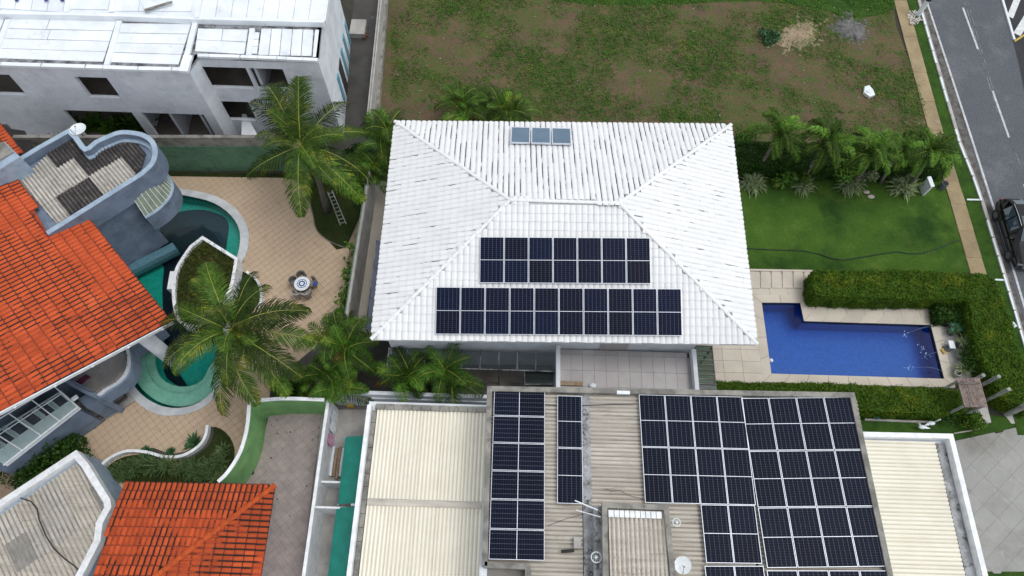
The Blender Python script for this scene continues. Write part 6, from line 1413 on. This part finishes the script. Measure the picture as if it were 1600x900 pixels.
# weeds on the vacant lot
b=B(); r=random.Random(9); lot=[tuple(p) for p in xy([(612,-30),(1390,-30),(1403,40),(1460,215),(1150,218),(1146,190),(612,186)])]; ln=np.array(lot); P0=[];N0=[]
def vn(x,y): return math.sin(x*.55+1.3*math.sin(y*.4))*math.sin(y*.62+1.1*math.sin(x*.33))+.5*math.sin(x*1.7+y*1.1)*math.sin(y*1.9-x*.8)
cnt=0
while cnt<15000:
    x=r.uniform(ln[:,0].min(),ln[:,0].max()); y=r.uniform(ln[:,1].min(),ln[:,1].max())
    if not inpoly((x,y),lot) or vn(x,y)+r.uniform(-.7,.7)<.05: continue
    cnt+=1; s=r.uniform(.04,.16)
    for k in range(5): P0.append((x+r.gauss(0,s),y+r.gauss(0,s),abs(r.gauss(.06,.05))+.01)); N0.append((0,0,1))
wd=leafobj('weeds',leaves(np.array(P0),np.array(N0),.062,.5,1.3),'leaf_weed'); stuff(tag(wd,'scattered green weeds over the brown soil of the vacant lot','weeds'))
b=B()
for k in range(150):
    x=r.uniform(ln[:,0].min(),ln[:,0].max()); y=r.uniform(ln[:,1].min(),ln[:,1].max())
    if inpoly((x,y),lot) and (r.random()<.4 or x<-6 or x>18): b.ball((x,y,.03),r.uniform(.02,.05),5,0,(1,1,.6))
stuff(tag(b.obj('pebbles','stone'),'small pale stones and litter scattered over the vacant lot','stones'))
# creeper on the boundary wall
P0=[];
wA=P(572,300,1.6); wB=P(540,500,1.6)
for k in range(260):
    t=r.choice([.45,.6,.68,.78,.85,.93])+r.gauss(0,.02); p=wA.lerp(wB,max(.3,min(1,t))); P0.append((p.x-.25+r.gauss(-.1,.12),p.y+r.gauss(0,.12),r.uniform(.6,2.0)))
cr=leafobj('wall_creeper',leaves(np.array(P0),np.tile((-.5,0,1.),(len(P0),1)),.16,.5,1.6),'leaf_areca'); stuff(tag(cr,'green creeper leaves hanging on the patio side of the boundary wall','creeper'))
P0=[]; 
for k in range(20):
    p=P(50+k*9.2+r.uniform(-3,3),200+r.uniform(-4,4),.3)
    o=clump('fern','fern growing along the back wall below the white unfinished building',p,GM[0] if False else blades('fern_leaves',26,1.0,.16,'leaf_areca',70+k,.1,1.1,.9) if k<3 else FERN[k%3],r.uniform(.8,1.15),'plant','ferns below the white building',k)
    if k<3:
        FERN=globals().get('FERN',[])+[o.data]
# ------------------------------------------------------------------ furniture and small things
def table_set():
    c=P(477,452,0); z=.74; o=thing('round_table','round garden table with white top and blue ring pattern on the beige patio','table',(c.x,c.y,0)); n=28
    ring=lambda r_:[(c.x+r_*math.cos(2*math.pi*k/n),c.y+r_*math.sin(2*math.pi*k/n)) for k in range(n)]
    B().prism(ring(.43),z-.03,z).obj('tabletop','white',o)
    for r0,r1,mk in ((.24,.27,'bluecloth'),(.10,.17,'bluecloth')): B().prism(keyhole(ring(r1),[ring(r0)]),z-.001,z+.004).obj('table_pattern',mk,o)
    for k in range(8): a=k*math.pi/4; B().prism([(c.x+.205*math.cos(a)+.025*math.cos(b_),c.y+.205*math.sin(a)+.025*math.sin(b_)) for b_ in [i*math.pi/3 for i in range(6)]],z-.001,z+.004).obj('table_pattern','bluecloth',o)
    B().tube([(c.x,c.y,.03),(c.x,c.y,z-.03)],.05,8).tube([(c.x,c.y,.02),(c.x,c.y,.05)],.25,12).obj('pedestal','conc_dark',o)
    K['rattan']=mat('patterned_wicker',(.09,.06,.055),(.42,.38,.36),22,.8,lo=.47,hi=.53,fine=.25,fscale=30)
    for k,a in enumerate((R(160),R(105),R(20),R(-60),R(-115))):
        cx,cy=c.x+.53*math.cos(a),c.y+.53*math.sin(a); nm=['chair at the left of','chair behind, upper left of','chair at the right of, with blue cloth by,','chair at the lower right of','chair at the lower left of'][k]
        ch=thing('garden_chair','dark wicker tub '+nm+' the round patio table','chair',(cx,cy,0),'wicker chairs round the patio table')
        B().prism([(cx+.20*math.cos(b_),cy+.20*math.sin(b_)) for b_ in [i*math.pi/6 for i in range(12)]],.36,.43).obj('seat','rattan' if k!=0 else 'conc_dark',ch)
        arc=[(cx+.24*math.cos(a+b_),cy+.24*math.sin(a+b_)) for b_ in [R(-85+17*i) for i in range(11)]]
        B().band(arc,.05,.40,.78).obj('backrest','rattan' if k not in(0,1) else 'conc_dark',ch); B().band(arc,.07,.78,.81).obj('back_rim','log' if k>2 else 'conc_dark',ch)
        for j in range(4): b_=a+R(45+90*j); B().tube([(cx+.17*math.cos(b_),cy+.17*math.sin(b_),0.02),(cx+.15*math.cos(b_),cy+.15*math.sin(b_),.37)],.02,5).obj('leg','conc_dark',ch)
    q=P(494,446,.6); tag(B().prism([(q.x+dx,q.y+dy) for dx,dy in ((-.12,-.10),(.10,-.13),(.13,.1),(-.08,.13))],.80,.86).obj('blue_cloth','bluecloth'),'small blue cloth on the chair right of the round table','cloth')
table_set()
# ladder
a=P(512,300,.1);c=P(532,352,.1);a2=P(519,298,.1);c2=P(541,350,.1); ld=thing('ladder','wooden ladder lying on the dark lawn under the coconut palm','ladder',(c.x,c.y,0))
for p,q_ in ((a,c),(a2,c2)): B().tube([p,q_],.035,5).obj('ladder_rail','log',ld)
for k in range(9): t=(k+.5)/9; B().tube([a.lerp(c,t),a2.lerp(c2,t)],.025,5).obj('rung','log',ld)
tag(B().ball(P(560,410,.1),.12,8,0,(1.3,1,.5)).obj('white_rag','white'),'small crumpled white rag on the side path by the boundary wall','rag')
# stones, signs, bin, hose
for k,(px,s) in enumerate((((1354,300),.17),((1361,307),.19))): tag(B().ball(P(*px,.08),s,9,0,(1.2,.8,.5)).obj('pale_stone','stone'),['upper','lower'][k]+' of two pale stones at the lawn edge between grass clumps','stone')
wb=thing('white_box','white upright meter box standing on the lawn by the pavement','box',P(1461,303,0)); t4=[P(a,c,1.05) for a,c in ((1450,276),(1458,276),(1466,291),(1456,291))]
B().prism([tuple(p.xy) for p in [P(1450,277,1.05),P(1454,276,1.05),P(1460,290,1.05),P(1456,291,1.05)]],0,1.05).obj('box_body','white',wb); B().prism([tuple(p.xy) for p in [P(1449,276,1.1),P(1455,275,1.1),P(1461,291,1.1),P(1455,292,1.1)]],1.05,1.09).obj('box_lid','white',wb)
bn=thing('litter_bin','small black open bin on the pavement edge beside the white box','bin',P(1477,290,0)); c=P(1477,287,.45)
B().prism([(c.x+.2*math.cos(b_),c.y+.2*math.sin(b_)) for b_ in [i*math.pi/6 for i in range(12)]],0,.5).obj('bin_body','greypot',bn); B().prism([(c.x+.165*math.cos(b_),c.y+.165*math.sin(b_)) for b_ in [i*math.pi/6 for i in range(12)]],.5,.506).obj('bin_opening','dark',bn)
tag(B().tube([P(a,c,.04) for a,c in ((1130,388),(1165,388),(1200,390),(1255,392),(1280,397),(1300,404),(1318,406.5),(1345,402),(1375,397),(1402,393),(1420,396.5),(1440,396),(1465,388),(1485,380),(1500,375.5))],.028,5).obj('garden_hose','hose'),'long dark hose curving across the green lawn','hose')
tag(B().prism([tuple(p.xy) for p in X2([(1349,146),(1350,137),(1357,135),(1363,142),(1366,150),(1358,153)],.1)],0.01,.22).ball(P(1357,143,.2),.16,7,0,(1.3,1,.7)).obj('white_rag','white'),'crumpled white sack lying in the weeds of the vacant lot','sack')
# white post with debris
po=thing('white_post','white post with black cap and dry debris at its foot on the grass verge','post',P(1434,20,0)); B().tube([P(1434,24,0),P(1434,24,0)+Vector((0,0,1.35))],.16,10).obj('post_body','white',po); B().tube([P(1434,24,0)+Vector((0,0,1.35)),P(1434,24,0)+Vector((0,0,1.55))],.2,10).obj('post_cap','dark',po)
b=B()
for k in range(40): b.box(P(1429+rnd.uniform(-8,8),28+rnd.uniform(-9,9),.05+rnd.random()*.1),(rnd.uniform(.2,.5),rnd.uniform(.04,.10),.03),rnd.uniform(0,3))
stuff(tag(b.obj('dry_debris','fib_light'),'pile of dry pale palm debris at the foot of the white post','debris'))
p=P(1581,509,.15); tag(B().box(p,(.3,.3,.25),.5).box(p+Vector((0,0,.14)),(.2,.2,.08),.2).obj('white_marker','white'),'small white box on the grass verge beside the tall hedge','box')
# poolside pots, chair, bench cover
for k,(px,r_,mk,lab) in enumerate((((1484,520),.20,'greypot','grey pot with leafy plant below the green cover'),((1498,540),.21,'greypot','grey pot with dark shrub right of the white chair'),((1497,557),.22,'log','pale grey pot by the hedge below the white chair'),((1499,580),.2,'terracotta','red-brown terracotta pot near the pergola'),((1491,586),.17,'log','round pale stone ball pot beside the terracotta pot'),((1476,507),.15,'blackplastic','small black pot at the left end of the green cover'))):
    c=P(*px,0); o=thing('plant_pot',lab,'plant pot',(c.x,c.y,0),'pots beside the blue pool'); cir=lambda q_:[(c.x+q_*math.cos(i*math.pi/6),c.y+q_*math.sin(i*math.pi/6)) for i in range(12)]
    B().prism(cir(r_),.0,.36).obj('pot',mk,o); B().prism(keyhole(cir(r_+.025),[cir(r_-.03)]),.36,.40).obj('pot_rim',mk,o); B().prism(cir(r_-.035),.355,.37).obj('pot_soil','dark',o)
    if k in (0,1,2,3): put('foliage',GM[1] if k%2 else GM2,o,Matrix.Translation((c.x,c.y,.36))@Matrix.Rotation(k,4,'Z')@Matrix.Scale(.75,4))
gb=thing('green_bench','bench under a green cover at the foot of the pool hedge','bench',P(1494,512,0)); t4=[P(a,c,.45) for a,c in ((1485,503),(1504,501),(1506,517),(1487,519))]
B().prism([tuple(p.xy) for p in t4],.38,.46).obj('bench_cover','benchgreen',gb); [B().tube([(p.x,p.y,0),(p.x,p.y,.38)],.03,5).obj('leg','dark',gb) for p in [q_.lerp(sum(t4,Vector())/4,.15) for q_ in t4]]
c=P(1482,543,0); wc_=thing('poolside_chair','white curved plastic chair at the right end of the blue pool','chair',(c.x,c.y,0)); b=B(); vs=[]
for i in range(7):
    a=R(-20+i*22); 
    for y in (-.22,.22): vs.append((c.x+.25-.32*math.cos(a)*-1+ -.35,c.y+y,.18+.3*math.sin(a)))
b.add(vs,[(2*i,2*i+2,2*i+3,2*i+1) for i in range(6)]); b.add([(v[0],v[1],v[2]-.03) for v in vs],[(2*i+1,2*i+3,2*i+2,2*i) for i in range(6)]); b.obj('seat_shell','white',wc_); B().box((c.x-.18,c.y-.12,.12),(.34,.28,.1)).obj('footrest','greypot',wc_)
for dx in (-.12,.18):
    for dy in (-.17,.17): B().tube([(c.x+dx,c.y+dy,.02),(c.x+dx,c.y+dy,.2)],.02,5).obj('leg','white',wc_)
tag(B().box(P(1474,549,.08),(.16,.28,.12),.4).obj('yellow_toy','yellow'),'small yellow thing on the deck by the white poolside chair','toy')
# pergola
pg=thing('timber_pergola','small pergola with slatted weathered timber top beside the hedge end','pergola',P(1520,615,0)); zz=2.2; t4=[P(a,c,zz) for a,c in ((1495,591),(1531,590),(1544,636),(1508,636))]
for k in range(17):
    t=k/17; B().slab3([t4[0].lerp(t4[1],t+.006),t4[0].lerp(t4[1],t+.045),t4[3].lerp(t4[2],t+.045),t4[3].lerp(t4[2],t+.006)],.05).obj('slat','wood',pg)
for a,c in ((0,1),(3,2)):
    p=t4[a].lerp(t4[3 if a==0 else 0],.12); q_=t4[c].lerp(t4[2 if c==1 else 1],.12); B().tube([p-Vector((0,0,.1)),q_-Vector((0,0,.1))],.05,6).obj('beam','wood',pg)
B().tube([t4[0].lerp(t4[3],.2)+Vector((0,0,.04)),t4[1].lerp(t4[2],.2)+Vector((-.1,0,.04))],.05,6).obj('top_log','bark',pg)
for p in t4: q_=p.lerp(sum(t4,Vector())/4,.15); B().tube([(q_.x,q_.y,0),(q_.x,q_.y,zz-.1)],.07,7).obj('post','log',pg)
for k,(a,c,lab) in enumerate((((1520,600),(1537,586),'topmost'),((1535,606),(1561,588),'second from top'),((1543,624),(1577,608),'third from top'),((1574,648),(1612,630),'lowest and thickest'))):
    zt=2.0; q_=P(c[0],c[1],zt); h0=(Vector((q_.x,q_.y,0))); tag(B().tube([h0,q_],.10 if k<3 else .16,9).obj('grey_post','log'),lab+' grey upright log post beside the timber pergola','post','grey log posts by the pergola')
tag(B().prism([tuple(p.xy) for p in X2([(1524,638),(1543,636),(1549,660),(1530,660)],.3)],0.0,.3).obj('utility_cover','conc_light'),'pale concrete utility cover below the pergola by the drive','cover')
# birds
for k,(px,a) in enumerate((((1455,661),R(20)),((1441,667),R(170)))):
    c=P(*px,.35); o=thing('white_bird','white bird statue '+['standing nearer the shrub, head to the right','behind the white parapet, head to the left'][k],'bird statue',(c.x,c.y,0)); d=Vector((math.cos(a),math.sin(a),0)); 
    B().ball((c.x,c.y,.34),.15,9,0,(1.5,.8,.7)).obj('body','white',o,smooth=True); B().tube([Vector((c.x,c.y,.38))+d*.16,Vector((c.x,c.y,.55))+d*.24,Vector((c.x,c.y,.66))+d*.28],.035,6).ball(tuple(Vector((c.x,c.y,.68))+d*.3),.05,7).obj('neck_and_head','white',o,smooth=True)
    B().tube([Vector((c.x,c.y,.68))+d*.33,Vector((c.x,c.y,.66))+d*.44],.015,5,r2=.004).obj('beak','yellow',o)
    B().add([Vector((c.x,c.y,.38))-d*.15+Vector((0,.08,0)),Vector((c.x,c.y,.38))-d*.15-Vector((0,.08,0)),Vector((c.x,c.y,.36))-d*.42],[(0,1,2)]).obj('tail','white',o)
    for s in (-.05,.05): B().tube([(c.x,c.y+s,0),(c.x,c.y+s,.27)],.012,5).obj('leg','yellow',o)
tag(B().ball(P(1370,649,.2),.22,8,0,(1,1,.6)).obj('green_bag','benchgreen'),'small green bag behind the low hedge near the solar building','bag')
struct(B().wallseg(tuple(P(1350,656).xy),tuple(P(1450,660).xy),.10,0,.10).obj('garden_edging','conc_light'))
for k in range(14): 
    if k==0: eb_=struct(B().box(P(1492,677,.03),(.08,.06,.06)).obj('edging_stone','stone'))
    else: struct(put('edging_stone',eb_.data,None,Matrix.Translation(P(1492+k*2.8,677-k*.45,.0))))
# ------------------------------------------------------------------ black car
def car():
    """dark hatchback/SUV parked at the kerb, nose towards the bottom of the picture"""
    f0=P(1600,404,0); r0=P(1553,330,0); c=Vector((P(1560,362,0).x+.80,P(1580,372,0).y,0)); o=thing('black_car','black parked car by the pavement kerb, cut by the right edge of the photograph','car',(c.x,c.y,0)); Lc,Wc=4.35,1.82
    # sections along y (nose at -y): (y, half width low, half width top, z low, z belt, z top)
    sec=[(-2.17,.62,.50,.35,.55,.62),(-2.05,.80,.68,.25,.66,.74),(-1.6,.88,.76,.22,.80,.92),(-1.0,.90,.74,.22,.88,1.00),(-.82,.91,.70,.22,.90,1.06),(-.15,.91,.60,.22,.93,1.50),(.6,.91,.61,.22,.94,1.56),(1.35,.91,.60,.22,.95,1.50),(1.75,.89,.60,.24,.95,1.32),(2.05,.84,.66,.30,.92,1.02),(2.17,.72,.58,.38,.80,.86)]
    b=B(); vs=[]; n=12
    for y,wl_,wt,z0,zb_,zt_ in sec:
        pr=[(-wl_*.9,z0),(-wl_,z0+.18),(-wl_,zb_-.05),(-wl_*.97,zb_),(-wt,zt_-.06),(-wt*.82,zt_),(wt*.82,zt_),(wt,zt_-.06),(wl_*.97,zb_),(wl_,zb_-.05),(wl_,z0+.18),(wl_*.9,z0)]
        vs+=[(c.x+x,c.y+y,z) for x,z in pr]
    fs=[(i*n+k,i*n+(k+1)%n,(i+1)*n+(k+1)%n,(i+1)*n+k) for i in range(len(sec)-1) for k in range(n)]+[tuple(range(n)),tuple(range((len(sec)-1)*n,len(sec)*n))[::-1]]
    b.add(vs,fs); b.obj('body','black',o,smooth=False)
    def patch(name,y0,y1,k0,k1,mk,sh=.08,off=.012):
        i0=[s[0] for s in sec].index(y0); i1=[s[0] for s in sec].index(y1); bb=B()
        a_=Vector(vs[i0*n+k0]);b_=Vector(vs[i0*n+k1]);c_=Vector(vs[i1*n+k1]);d_=Vector(vs[i1*n+k0]); m=(a_+b_+c_+d_)/4; nn=(b_-a_).cross(d_-a_).normalized(); nn=nn if nn.dot(m-Vector((c.x,c.y,.8)))>0 else -nn
        q4=[p.lerp(m,sh)+nn*off for p in (a_,b_,c_,d_)]; bb.add(q4,[(0,1,2,3)]); bb.obj(name,mk,o)
    patch('windscreen',-.82,-.15,5,6,'carglass',.03,.02); patch('rear_window',1.35,1.75,5,6,'carglass',.05,.02)
    for (ya,yb_) in ((-.15,.6),(.6,1.35)):
        for k0,k1 in ((3,4),(7,8)): patch('side_window',ya,yb_,k0,k1,'carglass',.1,.015)
    patch('sunroof',-.15,.6,5,6,'carglass',.12,.015)
    for s in (-1,1):
        B().tube([(c.x+s*.60,c.y-.1,1.56),(c.x+s*.61,c.y+.6,1.60),(c.x+s*.60,c.y+1.35,1.54)],.02,5).obj('roof_rail','chrome',o)
        B().box((c.x+s*1.0,c.y-.62,1.0),(.18,.12,.13)).obj('wing_mirror','black',o)
        B().box((c.x+s*.62,c.y-2.10,.62),(.34,.12,.12)).obj('headlight','carglass',o); B().box((c.x+s*.66,c.y+2.09,.85),(.26,.1,.14)).obj('tail_light','red',o)
        for y in (-1.35,1.35):
            w_=B().tube([(c.x+s*.72,c.y+y,.33),(c.x+s*.93,c.y+y,.33)],.33,18).obj('wheel','blackplastic',o); B().tube([(c.x+s*.935,c.y+y,.33),(c.x+s*.945,c.y+y,.33)],.20,12).obj('rim','greypot',w_)
    B().box((c.x,c.y-2.19,.45),(.9,.05,.14)).obj('grille','chrome',o); B().box((c.x,c.y-2.21,.33),(.45,.03,.10)).obj('number_plate','white',o)
car()
